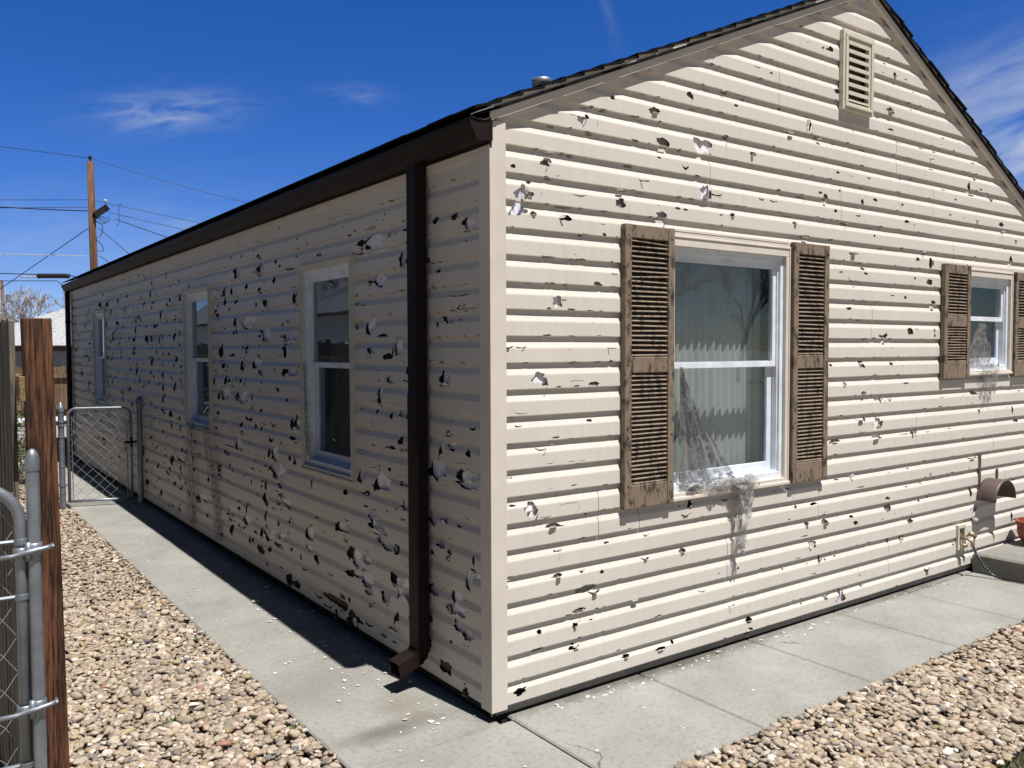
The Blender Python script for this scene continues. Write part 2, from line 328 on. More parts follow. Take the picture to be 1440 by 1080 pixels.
# ---------------------------------------------------------------- ground (setting)
def sheet(name, rects, z, m, kind='structure', label=None):
    b = MB()
    for (x0, y0, x1, y1) in rects: b.add([(x0,y0,z),(x1,y0,z),(x1,y1,z),(x0,y1,z)], [(0,1,2,3)])
    o = b.build(name, m); o['kind'] = kind; return o
DIRT = mat('dry_ground', (.17,.145,.115), .95, 0, 3, c2=(.26,.225,.175), bump=.6, bscale=40)
sheet('ground', [(-600, -600, 600, 900)], -.09, DIRT)
sheet('gravel_bed', [(-1.86, -3.5, -.72, 11.5), (-.74, -1.62, 4.6, -.78)], -.052, mat('gravel_base', (.075,.06,.045), .95, .4, 60, bump=.8, bscale=120))
def slab(b, x0, y0, x1, y1, z=0, h=.09, r=.008, sub=True):
    # slab with rounded arrises, slightly out of level
    dz = random.uniform(-.002, .002)
    zs = [z-h, z-r, z]; ins = [0, 0, r]
    vs = []
    for zz, i in zip(zs, ins): vs += [(x0+i,y0+i,zz+dz),(x1-i,y0+i,zz+dz),(x1-i,y1-i,zz+dz),(x0+i,y1-i,zz+dz)]
    fs = []
    for k in range(2):
        for i in range(4): fs.append((k*4+i, k*4+(i+1) % 4, k*4+4+(i+1) % 4, k*4+4+i))
    fs.append((8,9,10,11)); b.add(vs, fs)
random.seed(4)
b = MB(); g = .004
ys = [-.79, -.02, .60, 1.24, 1.82, 2.82, 3.71, 4.65, 5.6, 6.55, 7.5, 8.45, 9.4, 10.35, 11.3, 12.4]
for i in range(1, len(ys)-1): slab(b, -.73, ys[i]+g, .03, ys[i+1]-g)
xs = [-.73, .10, .98, 1.88, 2.77, 3.60, 4.55]
for i in range(len(xs)-1): slab(b, xs[i]+g, -.79, xs[i+1]-g, -.02-g)
for i in range(len(xs)-1):
    if xs[i] > 0: slab(b, xs[i]+g, -.02+g, xs[i+1]-g, .04)
w = b.build('walkway', CONC, smooth=False); w['kind'] = 'structure'
b = MB(); slab(b, 4.56, -1.35, 8.2, -.012, .15, .24, .016)
st = b.build('concrete_step', CONC2, bevel=.004)
tag(st, 'low grey concrete step at the right end of the walkway', 'step')

# ---------------------------------------------------------------- house
house = empty('house', (0, 0, 0), 'single storey house with hail shredded cream vinyl siding, brown gutter and brown shutters', 'house')
def W(wall, u, z, n): return (u, -n, z) if wall == 'G' else (-n, u, z)
C_ = .127; Z1 = .168
HG = """494 2909 51 12 d; 545 2890 58 30 w; 583 2910 26 24 d; 653 2884 12 51 c; 753 3032 27 18 d; 1057 3014 74 39 d; 947 2954 51 9 d; 574 2951 42 7 d; 689 2954 43 7 d; 360 2827 39 7 d; 607 2825 42 7 d; 338 2703 76 12 d; 479 2703 45 10 d; 316 2652 54 29 d; 871 2703 58 11 d; 1032 2699 47 7 d; 762 2828 7 27 c; 1118 2854 94 47 d; 1089 2772 27 9 d; 1248 2833 17 17 d; 1425 2882 145 82 w; 1626 2956 40 24 d; 1615 3219 52 36 d; 1323 3146 51 29 d; 1708 3149 34 12 d; 1854 2894 39 25 d; 1291 2754 42 40 d; 1359 3077 43 13 d; 1466 3200 41 6 d; 1103 3206 32 7 d; 974 2644 60 18 d; 344 2574 37 7 d; 528 2520 76 17 d; 813 2508 70 45 d; 705 2572 53 9 d; 809 2573 87 9 d; 961 2574 59 11 d; 866 2449 48 9 d; 1107 2466 94 47 w; 1086 2524 24 9 d; 1232 2519 47 11 d; 1295 2517 37 10 d; 1454 2622 81 73 P; 1543 2631 99 28 d; 1592 2569 30 8 d; 1683 2697 62 8 d; 1817 2694 70 10 d; 1312 2695 48 6 d; 1682 2522 40 26 d; 1588 2514 24 8 d; 165 2470 73 75 P; 225 2488 46 33 w; 194 2516 38 37 w; 168 2418 87 53 P; 70 2404 36 15 d; 246 2402 38 20 d; 443 2399 85 28 k; 432 2449 78 9 d; 687 2391 34 9 d; 575 2335 33 21 d; 546 2322 30 11 d; 300 2499 9 30 c; 872 2477 10 59 c; 1525 2979 9 44 c; 557 2876 35 17 w; 2144 3577 31 8 d; 2381 3648 22 11 d; 2538 3642 26 11 d; 2613 3651 65 27 d; 1896 3406 49 14 d; 2024 3392 30 10 d; 2561 3445 23 6 d; 2116 3198 34 13 d; 2299 3193 36 6 d; 2386 3191 36 7 d; 2399 3151 47 52 w; 2433 3091 15 13 d; 2499 3076 63 20 d; 2222 3068 88 9 d; 2664 3062 39 7 d; 2995 3076 50 30 d; 2894 3019 20 14 d; 2120 2945 48 6 d; 2619 2940 38 8 d; 2835 2940 68 9 d; 1878 2895 26 19 d; 2713 2885 35 14 d; 2872 2883 28 9 d; 3069 2890 34 9 d; 2528 2740 45 13 d; 2580 2709 42 54 d; 2335 2692 90 9 d; 2065 2643 61 21 d; 1947 2645 40 25 d; 2993 2725 25 42 d; 3147 2755 47 19 d; 2991 2821 29 9 d; 3193 2813 22 10 d; 3320 3381 97 31 d; 3169 3318 51 21 d; 3323 3251 66 14 d; 3245 3682 43 9 d; 3107 3628 30 12 d; 3221 3620 26 14 d; 3368 3630 45 26 d; 3505 3621 27 10 d; 3449 3183 64 10 d; 4000 3246 35 13 d; 4271 3294 27 11 d; 4024 3292 46 8 d; 3730 3178 67 7 d; 3909 3176 50 8 d; 3862 3125 64 15 d; 4480 3168 50 8 d; 4333 3095 48 13 d; 3600 2955 28 20 d; 3790 3000 29 15 d; 3557 3052 79 7 d; 4513 3049 33 19 d; 4414 2975 49 80 d; 4609 2982 40 10 d; 4789 2946 76 61 d; 4716 2952 69 25 w; 4945 2983 24 14 d; 4462 2922 83 11 d; 4221 2866 37 11 d; 3485 2760 37 22 d; 2690 3403 54 29 d; 2765 3815 27 9 d; 4050 2919 51 8 d; 3869 3046 64 8 d; 3468 2930 32 7 d; 3611 3551 28 6 d; 3592 3427 28 6 d; 2693 2641 31 18 d; 2948 2629 54 9 d; 3546 2643 51 20 d; 3645 2633 33 18 d; 3996 2626 41 8 d; 4217 2623 37 9 d; 4147 2745 36 10 d; 4360 2746 38 13 d; 4562 2746 39 35 d; 4947 2739 66 34 d; 4995 2684 48 28 d; 5214 2624 44 17 d; 2272 2527 46 17 d; 2541 2563 64 7 d; 2797 2566 68 14 d; 2213 2568 105 11 d; 2365 2564 36 7 d; 3092 2565 85 9 d; 3147 2516 21 19 d; 3697 2568 34 18 d; 2367 2450 80 20 d; 2895 2380 90 14 d; 3014 2320 84 9 d; 3236 2438 44 7 d; 3396 2434 45 7 d; 3505 2450 18 20 d; 3703 2391 43 28 d; 3798 2448 44 41 d; 3879 2372 40 72 d; 4237 2435 58 8 d; 5131 2464 50 57 d; 3047 2256 42 14 d; 2761 2251 48 9 d; 2903 2206 74 26 d; 3645 2318 24 15 d; 3667 2253 29 15 d; 3864 2236 79 36 d; 2986 2194 29 7 d; 3331 2191 27 7 d; 3546 2112 33 20 d; 3378 2120 41 7 d; 3922 2083 60 39 d; 3067 2070 21 14 d; 2984 2088 10 28 c; 2862 2017 57 16 d; 2992 1943 42 7 d; 3837 1939 54 10 d; 3252 1857 101 61 d; 3286 1826 44 22 d; 3616 1876 71 43 d; 3711 1896 39 18 d; 3954 1862 23 57 d; 3052 1817 42 10 d; 3529 1821 47 10 d; 3017 1762 25 7 d; 3377 1760 36 7 d; 5046 2552 24 11 d; 2666 1646 35 16 d; 3016 1652 63 31 k; 3037 1631 34 17 k; 3380 1647 36 22 d; 3523 1633 23 8 d; 2635 1695 54 7 d; 2850 1693 57 7 d; 3485 1568 28 10 d; 2623 1568 39 8 d; 3183 1571 57 7 d; 2823 1514 40 42 w; 3576 1506 71 10 d; 3042 1454 63 19 d; 2756 1318 40 7 d; 3242 1410 49 49 w; 3369 1403 32 30 d; 3309 1393 31 10 d; 4073 1390 52 16 d; 4047 1318 52 8 d; 4560 1403 96 33 d; 4555 1442 45 11 d; 4398 1395 44 11 d; 5337 1395 39 9 d; 4534 1328 45 13 d; 4838 1266 36 11 d; 5136 1270 31 18 d; 5216 1242 25 62 d; 4657 1260 35 20 d; 5294 1149 84 18 d; 3015 1277 105 26 d; 3066 1275 21 27 d; 3229 1236 101 74 w; 3038 1193 47 22 d; 3205 1142 123 34 w; 3556 1144 75 15 d; 3675 1148 39 26 d; 3721 1148 29 26 d; 3891 1144 30 18 d; 4205 1144 27 9 d; 3661 1200 29 10 d; 4926 1154 42 9 d; 2726 1150 107 21 d; 5360 904 46 15 d; 4566 897 125 20 d; 3623 892 29 8 d; 3375 885 36 10 d; 3931 835 35 27 d; 2944 906 83 31 w; 2751 893 44 9 d; 4523 828 56 14 d; 3801 768 20 9 d; 3608 761 29 8 d; 3355 706 50 23 d; 3912 655 40 13 d; 4408 651 33 11 d; 2501 760 72 16 k; 3364 635 77 53 d; 3552 648 28 8 d; 3461 588 23 13 d; 2621 697 23 9 d; 2920 629 42 14 k; 2432 641 41 25 d; 2623 628 70 35 d; 2967 581 50 24 d; 3666 507 58 29 d; 3736 527 24 10 d; 2773 643 20 7 d; 2245 691 25 7 d; 2184 891 85 35 w; 5285 652 45 12 d; 4545 630 40 70 d; 4597 480 92 42 w; 4605 413 52 26 d; 3863 615 15 58 c; 5241 351 32 54 d; 5291 322 78 12 d; 3020 817 93 7 d; 3298 565 27 8 d; 338 2200 71 9 d; 475 2201 38 7 d; 552 2202 42 9 d; 504 2223 21 7 c; 91 2200 21 5 d; 774 2143 35 14 d; 361 2075 43 7 d; 447 2073 26 6 d; 653 2082 53 23 d; 762 2074 32 6 d; 390 1987 63 56 w; 340 1954 28 11 d; 482 1951 44 11 d; 606 1949 34 7 d; 330 1824 57 7 d; 485 1821 50 6 d; 664 1829 34 12 d; 715 1823 47 6 d; 90 1771 72 17 d; 175 1769 57 15 k; 754 1764 67 12 d; 283 1618 101 56 P; 315 1597 37 27 d; 519 1598 84 7 c; 400 1573 32 7 d; 516 1574 36 7 d; 631 1582 62 21 d; 180 1454 63 13 d; 162 1395 41 15 d; 603 1396 34 12 d; 382 1324 43 8 d; 300 1273 54 18 d; 341 1200 46 7 d; 497 1199 36 8 d; 557 1197 43 7 d; 108 1151 24 11 d; 497 1077 36 6 d; 621 1887 15 21 c; 121 1015 39 10 d; 226 999 71 52 w; 248 971 65 48 w; 319 942 66 9 d; 465 988 115 6 c; 532 966 8 36 c; 368 891 83 19 d; 394 766 38 25 d; 719 756 37 9 d; 1009 760 40 17 k; 878 810 23 6 d; 1258 890 23 18 k; 1348 887 32 36 k; 1313 838 78 26 k; 1641 886 47 23 k; 400 636 54 18 d; 556 639 31 25 d; 83 674 41 25 d; 996 635 45 25 k; 1288 632 54 22 d; 582 540 131 37 d; 636 517 60 31 d; 528 439 75 22 k; 1507 557 30 6 d; 918 425 78 15 d; 703 425 25 6 d; 424 420 23 7 d; 281 376 26 19 k; 505 365 33 25 k; 612 373 24 7 k; 511 262 52 49 k; 485 251 35 18 k; 1456 378 45 16 k; 1096 301 52 9 d; 694 295 49 9 d; 1705 248 54 11 k; 1719 299 29 15 d; 1211 131 25 22 k; 1114 115 83 16 k; 800 175 28 9 d; 857 129 49 19 k; 1866 132 53 26 k; 1875 77 43 15 k; 1363 49 21 6 d; 273 290 66 9 d; 158 109 65 30 k; 272 292 67 15 d; 2487 503 83 53 w; 2575 394 27 40 k; 2632 388 20 23 d; 2742 385 24 9 d; 2437 386 23 14 k; 3377 404 37 30 d; 3560 396 62 33 d; 1906 301 43 9 d; 1706 249 54 13 k; 3051 147 26 27 k; 2643 143 71 21 k; 2809 98 102 58 w; 2798 132 28 53 d; 2747 156 16 10 d; 2382 135 22 8 k; 3905 126 76 48 k; 1866 132 60 26 k; 1872 72 50 22 k; 3197 196 26 7 d; 2402 566 56 7 d; 2340 433 44 7 d; 3300 73 45 8 d; 2510 306 46 7 d; 2616 310 23 7 d; 3403 438 37 8 d; 4291 272 54 17 k; 1719 302 26 6 d"""
HS = """1493 2574 44 9 d; 1534 2448 67 9 d; 1229 2464 61 32 d; 991 2449 45 7 d; 858 2450 46 5 d; 964 2396 104 31 w; 816 2398 60 13 d; 1186 2378 240 72 P; 1345 2377 84 50 d; 1405 2341 129 47 d; 1178 2319 199 22 P; 984 2320 67 9 d; 844 2241 78 76 w; 1101 2207 97 16 d; 1122 2158 176 50 W; 1242 2145 82 22 d; 1420 2080 35 17 d; 861 2077 82 10 d; 1018 2074 34 5 d; 1173 2076 36 5 d; 1424 2042 48 41 d; 1328 2024 55 22 d; 1190 1959 60 16 d; 1014 1954 38 14 d; 977 1949 15 7 d; 1238 1892 110 91 W; 1405 1905 86 38 w; 1090 1835 136 20 d; 975 1830 37 12 d; 871 1823 47 5 d; 558 2453 51 6 d; 298 2456 40 6 d; 503 2410 56 37 d; 319 2405 58 38 d; 275 2401 23 15 d; 196 2365 83 52 P; 187 2328 125 13 d; 544 2347 35 27 c; 473 2153 43 16 d; 164 2143 22 12 d; 546 2200 57 6 d; 524 2076 35 16 d; 392 2070 36 5 d; 236 2074 57 8 d; 282 2023 130 18 d; 205 1958 154 30 W; 269 1959 43 26 d; 372 1903 99 28 w; 269 1907 35 18 d; 482 1884 22 29 d; 480 1820 25 5 d; 391 1821 24 5 d; 277 1821 35 5 d; 164 1818 33 5 d; 356 1996 15 26 c; 1247 1750 70 40 w; 1252 1713 62 15 d; 962 1763 26 63 d; 906 1767 91 78 W; 1025 1719 114 35 d; 1149 1644 67 13 d; 1138 1580 51 7 d; 801 1647 60 43 w; 807 1596 64 29 d; 1128 1506 59 100 W; 1177 1461 161 9 d; 946 1452 56 7 d; 794 1462 25 26 d; 1385 1408 43 23 d; 1178 1397 32 26 d; 995 1387 38 32 d; 882 1403 62 31 w; 811 1409 53 43 w; 1220 1330 61 7 d; 885 1255 62 49 d; 841 1216 90 35 d; 988 1209 94 18 d; 1213 1201 53 7 d; 1369 1196 43 6 d; 1420 1159 52 19 d; 1391 997 78 86 w; 1117 999 198 82 W; 867 1022 91 26 w; 1018 1083 34 22 d; 1246 1070 25 7 d; 1195 1073 24 7 d; 1372 1074 43 8 d; 1125 1093 20 24 c; 972 1057 38 6 d; 822 1069 53 7 d; 1618 871 51 34 d; 1329 903 72 27 d; 545 1700 64 7 d; 423 1702 40 13 d; 436 1650 22 24 d; 406 1615 91 79 P; 460 1610 37 27 d; 414 1575 92 10 d; 230 1570 23 5 d; 188 1514 14 9 d; 286 1442 35 4 d; 369 1401 36 13 d; 171 1384 70 29 d; 383 1334 48 30 d; 494 1346 19 28 c; 283 1318 38 5 d; 497 1142 142 98 P; 453 1252 44 81 W; 365 1281 75 24 W; 350 1257 60 11 d; 561 1125 65 41 d; 205 1253 48 34 d; 248 1204 52 11 d; 285 1136 64 58 d; 206 1137 156 46 W; 206 1095 184 28 P; 428 1068 19 5 d; 306 1196 29 4 d; 949 867 20 17 d; 846 902 82 49 w; 859 830 48 26 d; 1327 902 62 25 d; 1616 872 50 32 d; 1323 827 68 10 d; 1218 821 82 10 d; 1260 787 122 45 w; 1179 729 173 74 W; 1266 733 67 43 d; 1605 700 62 21 d; 1644 641 81 45 w; 1609 578 43 32 d; 1222 610 14 67 c; 1141 662 80 44 w; 1076 635 109 51 w; 954 637 70 50 d; 871 594 15 47 c; 828 572 86 7 c; 1315 561 40 6 d; 1556 507 91 71 d; 1466 486 136 109 W; 1308 502 96 69 P; 1565 374 129 40 d; 1454 391 148 31 W; 1325 375 153 102 W; 1290 324 95 56 w; 1082 338 105 88 w; 874 417 195 130 W; 940 446 55 31 d; 1277 251 50 43 d; 1570 204 37 32 d; 1657 166 101 113 n; 1536 84 152 120 d; 1476 113 179 32 d; 1302 129 102 33 d; 1112 119 101 42 d; 952 214 60 108 d; 995 178 102 24 d; 979 108 76 12 d; 1232 167 33 10 d; 551 886 95 64 w; 439 895 62 39 w; 285 892 43 29 d; 595 825 26 13 d; 468 753 88 26 w; 554 701 43 24 d; 391 703 41 30 d; 376 738 49 30 w; 239 690 38 6 d; 163 733 26 47 w; 163 692 56 10 d; 211 630 68 77 P; 136 667 55 51 W; 418 622 12 59 c; 550 501 100 51 w; 319 457 159 53 W; 328 519 80 64 P; 389 461 53 48 d; 310 380 87 45 w; 219 355 84 59 w; 233 309 61 38 d; 570 295 87 16 d; 593 217 53 52 d; 424 134 116 66 n; 440 197 13 62 c; 236 68 54 49 d; 135 162 19 8 d; 2341 2524 43 32 d; 2532 2524 35 18 d; 3230 2521 42 12 d; 3520 2513 45 37 d; 2835 2449 54 8 d; 2428 2447 29 5 d; 2363 2398 33 13 d; 1953 2384 47 46 d; 1996 2371 39 17 d; 3991 2450 58 8 d; 3626 2372 152 89 w; 3707 2405 74 40 d; 3068 2370 144 93 w; 3142 2356 35 76 d; 2976 2405 45 23 d; 3208 2402 54 24 d; 2762 2396 53 32 d; 2519 2325 174 16 d; 2725 2325 42 6 d; 4141 2270 74 25 d; 3960 2242 100 92 w; 3785 2238 62 65 w; 4201 2211 83 29 d; 3406 2256 75 39 d; 3423 2212 44 37 d; 3105 2209 81 38 d; 3001 2270 57 20 d; 2800 2265 59 46 d; 2572 2279 35 22 d; 2450 2191 59 6 d; 2879 2193 38 6 d; 4226 2121 114 86 d; 3976 2155 86 46 d; 3677 2150 80 32 d; 3021 2141 74 45 d; 2967 2089 96 59 w; 2368 2108 120 85 w; 2419 2120 53 58 d; 4156 2028 67 43 d; 3664 1959 114 117 W; 3403 1984 408 83 W; 3752 1902 61 41 d; 3887 1954 42 15 d; 2649 1943 67 13 d; 2539 1954 45 28 d; 4144 1909 67 23 d; 3126 1881 70 54 d; 2990 1883 198 69 W; 2978 1834 169 45 P; 2678 1869 78 51 d; 2488 1847 273 70 P; 4160 1835 60 20 d; 4091 1739 126 95 d; 3430 1771 82 37 d; 3762 1710 137 28 d; 3133 1730 88 74 d; 2643 1774 52 34 d; 2601 1736 61 79 d; 2401 1758 63 9 d; 2887 1694 94 6 d; 4032 1622 109 40 d; 3725 1639 41 15 d; 3517 1629 116 78 w; 3205 1654 180 81 W; 2326 1645 33 22 d; 3943 1588 86 24 d; 3104 1588 146 42 w; 2624 1593 82 60 d; 2485 1596 223 52 W; 2808 1609 22 35 d; 4302 1483 54 63 d; 3984 1503 79 71 d; 3842 1502 154 62 W; 3588 1509 46 38 d; 3491 1501 45 55 d; 3704 1511 47 35 d; 3101 1525 47 40 d; 2752 1490 69 71 d; 3134 1453 24 26 d; 3776 1451 48 15 d; 4157 1367 53 85 d; 3991 1386 231 94 W; 3688 1371 67 69 d; 3562 1372 262 79 W; 3324 1382 49 54 d; 3304 1337 49 39 d; 2594 1398 56 19 d; 3217 1382 36 6 d; 2508 1321 55 15 d; 4212 1210 84 44 d; 3393 1231 157 78 d; 3660 1211 34 35 d; 4059 1148 81 32 d; 3613 1152 73 45 d; 3273 1164 67 43 d; 3139 1153 41 39 d; 3049 1202 116 20 d; 2844 1217 93 59 d; 2487 1235 65 78 d; 2376 1242 130 83 W; 2692 1191 105 6 d; 2898 1112 94 93 d; 2478 1133 124 26 d; 2422 1119 39 39 d; 2702 1080 32 27 d; 3425 1026 63 17 d; 3587 1082 46 26 d; 4269 1074 85 28 d; 4253 1029 46 37 d; 3665 978 168 78 W; 3890 949 319 9 d; 3733 972 48 42 d; 3983 888 145 47 w; 3292 904 68 31 d; 2959 983 51 64 d; 2840 990 164 88 W; 2447 978 54 60 d; 3335 824 68 17 d; 3035 880 75 24 d; 2772 866 243 88 W; 2894 881 139 50 w; 3159 831 54 29 d; 4206 727 69 74 d; 4160 681 151 69 w; 3098 762 70 29 d; 3041 744 46 65 w; 2736 774 64 62 w; 2145 859 20 57 d; 2187 819 55 5 d; 1616 871 58 36 d; 4432 637 56 24 d; 3996 650 44 16 d; 3935 786 36 61 d; 2525 887 30 8 d; 3090 642 71 49 d; 3028 615 127 71 w; 3117 758 52 27 d; 3039 729 44 82 w; 2733 769 59 68 w; 2794 724 89 26 d; 2659 673 219 70 W; 2774 646 59 69 d; 2717 604 41 26 d; 2143 859 20 63 d; 1615 871 47 35 d; 1744 764 53 13 d; 2077 648 69 37 d; 4383 474 113 65 d; 3692 520 67 29 d; 3495 488 36 99 d; 3673 453 59 27 d; 4294 386 68 29 d; 3897 378 212 67 W; 3880 338 195 50 P; 3489 389 164 71 W; 3570 335 109 65 d; 3892 243 94 92 d; 4203 151 84 31 d; 3426 240 49 64 d; 3316 239 41 44 d; 3065 498 51 76 d; 2875 579 110 13 d; 3240 439 33 16 d; 2977 363 282 62 W; 3143 345 72 73 d; 3037 408 64 60 w; 2720 388 147 54 W; 2781 317 167 43 d; 2522 361 61 67 d; 2586 525 40 29 d; 2738 446 59 17 d; 2589 441 34 13 d; 2195 503 142 84 W; 2251 503 52 64 d; 2216 409 138 40 W; 1671 642 161 52 W; 1747 633 62 50 d; 1609 701 51 18 d; 1608 575 43 38 d; 1966 567 47 19 d; 3158 212 164 71 n; 2981 250 82 40 d; 2349 313 32 43 d; 2323 298 74 8 d; 2093 362 69 36 d; 2486 233 33 23 d; 2299 252 79 37 d; 2452 199 16 56 c; 2095 297 89 8 d; 1858 309 78 23 d; 2574 105 130 78 d; 2436 105 163 48 d; 3034 131 57 38 d; 2052 123 122 43 d; 1829 153 297 67 n; 1695 148 176 84 n; 1911 95 141 48 d; 1764 65 36 85 d; 2359 35 107 21 d; 1593 374 51 33 d; 10967 2521 111 13 d; 9244 2500 88 20 d; 10352 2377 120 97 d; 9522 2386 214 63 d; 9372 2365 120 63 d; 9006 2363 241 61 d; 8295 2371 102 71 d; 7822 2452 95 18 d; 7796 2410 118 28 d; 8178 2450 88 13 d; 6592 2370 68 84 d; 6354 2374 102 94 d; 6076 2339 62 17 d; 7075 2343 63 38 d; 8759 2256 82 87 d; 8461 2215 92 29 d; 7869 2283 108 13 d; 6899 2279 112 28 d; 6530 2247 86 96 d; 5866 2256 93 111 d; 5739 2260 149 95 W; 5379 2253 85 51 d; 10540 2276 123 49 d; 10694 2125 107 84 d; 7704 2160 117 40 d; 7328 2123 121 103 d; 7149 2124 181 84 w; 6937 2150 133 19 d; 6155 2131 81 104 d; 5930 2096 34 35 d; 5544 2094 56 15 d; 5323 2074 76 8 d; 5402 2038 62 25 d; 8357 2095 181 56 d; 9051 2106 86 61 d; 7352 1995 77 103 d; 8497 2018 79 72 d; 8027 2112 49 41 d; 6822 2020 60 42 d; 6408 2016 112 36 d; 6737 1965 50 26 d; 6461 1958 57 14 d; 10198 2007 84 97 d; 11477 2127 99 105 d; 10358 1887 154 98 d; 8795 1894 179 88 d; 8612 1939 228 81 w; 8430 1910 91 29 d; 8254 1868 114 84 d; 8056 1961 123 16 d; 7446 1886 134 67 d; 7714 1901 70 35 d; 6810 1873 171 99 d; 6491 1886 333 68 w; 6222 1872 82 94 d; 6102 1915 89 81 W; 5620 1897 89 67 d; 5817 1910 50 21 d; 10655 1765 107 100 d; 11531 1765 100 89 d; 10667 1678 107 66 d; 10420 1626 104 65 d; 8192 1736 76 50 d; 7714 1787 70 18 d; 7443 1749 190 92 d; 6229 1786 54 36 d; 6353 1738 46 61 d; 6042 1779 61 18 d; 5848 1780 42 17 d; 5361 1762 46 39 d; 5588 1676 97 67 d; 6585 1634 116 97 d; 6935 1621 72 17 d; 7291 1608 66 66 d; 6113 1617 36 71 d; 5395 1615 85 66 d; 8244 1670 76 42 d; 9055 1651 100 59 d; 8809 1653 180 58 d; 11100 1402 132 104 d; 11317 1553 136 52 d; 10380 1411 121 49 d; 10501 1284 123 100 d; 8391 1502 91 86 d; 7892 1492 84 83 d; 7670 1528 58 30 d; 7344 1515 99 104 d; 6287 1532 55 18 d; 6110 1495 80 93 d; 6503 1474 76 41 d; 5401 1537 70 21 d; 5726 1472 50 45 d; 8773 1371 124 88 d; 9053 1370 115 90 d; 7935 1375 85 83 d; 8021 1418 86 42 d; 7439 1396 78 67 d; 6984 1373 114 77 d; 7189 1433 215 68 w; 6215 1414 82 43 d; 6098 1368 80 82 d; 5651 1389 74 100 d; 10540 1189 158 66 d; 10160 1157 117 83 d; 7794 1289 119 69 d; 9111 1185 130 91 d; 8165 1236 75 42 d; 7941 1316 97 26 d; 7618 1153 139 122 d; 8157 1157 132 83 d; 8717 1131 123 87 d; 9062 1137 151 89 d; 6119 1370 94 70 d; 5640 1387 86 77 d; 6129 1250 80 107 d; 6427 1142 85 55 d; 6138 1149 161 70 d; 5804 1108 139 62 d; 6529 1024 72 38 d; 5542 1082 120 19 d; 5353 1254 81 84 d; 6191 914 95 61 d; 5782 988 76 62 d; 5460 982 71 60 d; 5390 905 129 13 d; 6747 789 105 43 d; 6628 724 118 28 d; 5989 781 52 17 d; 4989 895 75 24 d; 5435 765 59 44 d; 5302 770 46 66 d; 5822 630 153 89 d; 5573 672 97 58 d; 5455 653 178 13 d; 6099 651 67 27 d; 6418 507 71 63 d; 5941 502 104 90 d; 5803 469 152 13 d; 6535 541 130 14 d; 5480 563 60 102 d; 6351 385 140 55 d; 6954 263 156 84 d; 5746 403 100 46 d; 5516 389 72 58 d; 5296 460 46 38 d; 6282 227 97 52 d; 6369 173 84 35 d; 5878 160 154 40 d; 5593 161 98 39 d; 4999 204 43 34 d; 5160 393 168 84 w; 4760 403 310 83 W; 4866 359 190 54 d; 8790 765 104 55 d; 8550 649 140 87 d; 9522 536 231 49 d; 8478 411 99 66 d; 7837 892 90 62 d; 9255 430 133 39 d; 8082 550 112 52 d; 8945 322 106 38 d; 7759 618 107 51 d"""
def parse(t):
    o = []
    for e in t.split(';'):
        q = e.split(); o.append((int(q[0])/1000, int(q[1])/1000, int(q[2])/1000, int(q[3])/1000, q[4]))
    return o
HOLES = {'G': parse(HG), 'S': [(u, z, w*(.92 if t == 'd' else 1.05), h*(.95 if t == 'd' else 1.08), t) if t not in 'cn' else (u, z, w, h, t) for u, z, w, h, t in parse(HS)]}
OPEN = {'G': [(1.155, .945, 2.18, 2.36), (4.40, 1.56, 5.135, 2.35), (2.74, 3.31, 3.04, 3.77), (4.355, .23, 4.425, .37)],
        'S': [(1.49, .97, 2.25, 2.30), (4.40, 1.03, 5.18, 2.31), (9.16, 1.0, 9.93, 2.29)]}
LEN = 11.9
def clip(poly, a, b_, c):      # keep a*x+b*y<=c
    out = []
    for i in range(len(poly)):
        p, q = poly[i], poly[(i+1) % len(poly)]
        dp = a*p[0]+b_*p[1]-c; dq = a*q[0]+b_*q[1]-c
        if dp <= 0: out.append(p)
        if (dp < 0) != (dq < 0) and abs(dp-dq) > 1e-12:
            t = dp/(dp-dq); out.append((p[0]+(q[0]-p[0])*t, p[1]+(q[1]-p[1])*t))
    return out
def hole_poly(h, rg):
    cx, cz, w, hh, ty = h
    if ty == 'c':
        if w < hh:
            k = 6; amp = rg.uniform(-.5, .5)*max(w, .012); th = .0014
            pts = [(cx+amp*math.sin(math.pi*i/k)+rg.uniform(-.002, .002), cz-hh/2+hh*i/k) for i in range(k+1)]
            return [(x-th*(1-abs(2*i/k-1)*.6), z) for i, (x, z) in enumerate(pts)] + [(x+th*(1-abs(2*i/k-1)*.6), z) for i, (x, z) in reversed(list(enumerate(pts)))]
        k = 6; th = .0014
        pts = [(cx-w/2+w*i/k, cz+rg.uniform(-.5, .5)*hh) for i in range(k+1)]
        return [(x, z-th) for x, z in pts] + [(x, z+th) for x, z in reversed(pts)]
    n = 9 if max(w, hh) < .03 else 16
    big = max(w, hh) > .035 and ty != 'n'; spk = {}
    if big:
        for _ in range(rg.choice((0, 0, 0, 1, 1))): spk[rg.randrange(n)] = rg.uniform(1.3, 1.8)
    style = rg.random(); ph = rg.uniform(0, 6.28); pts = []
    cres = ty in 'dk' and style < .45 and w > .8*hh
    tear = style > .72
    for i in range(n):
        t = 2*math.pi*i/n; r = rg.uniform(.82, 1.08) if ty in 'dk' else rg.uniform(.58, 1.15)
        if rg.random() < .12: r *= rg.uniform(.6, .85)
        if rg.random() < .08: r *= 1.25
        if i in spk: r = spk[i]
        x = math.cos(t)*r; z = math.sin(t)*r
        if cres and z > 0: z = -z*.15 + (x*x-.5)*.55
        elif cres: z = z*1.1 + .1
        if tear: x *= (.50+.50*(.5-z*.5)) * 1.25
        x += .18*z*math.sin(ph)
        pts.append((cx + x*w/2*1.2, cz + z*hh/2*1.2))
    return pts
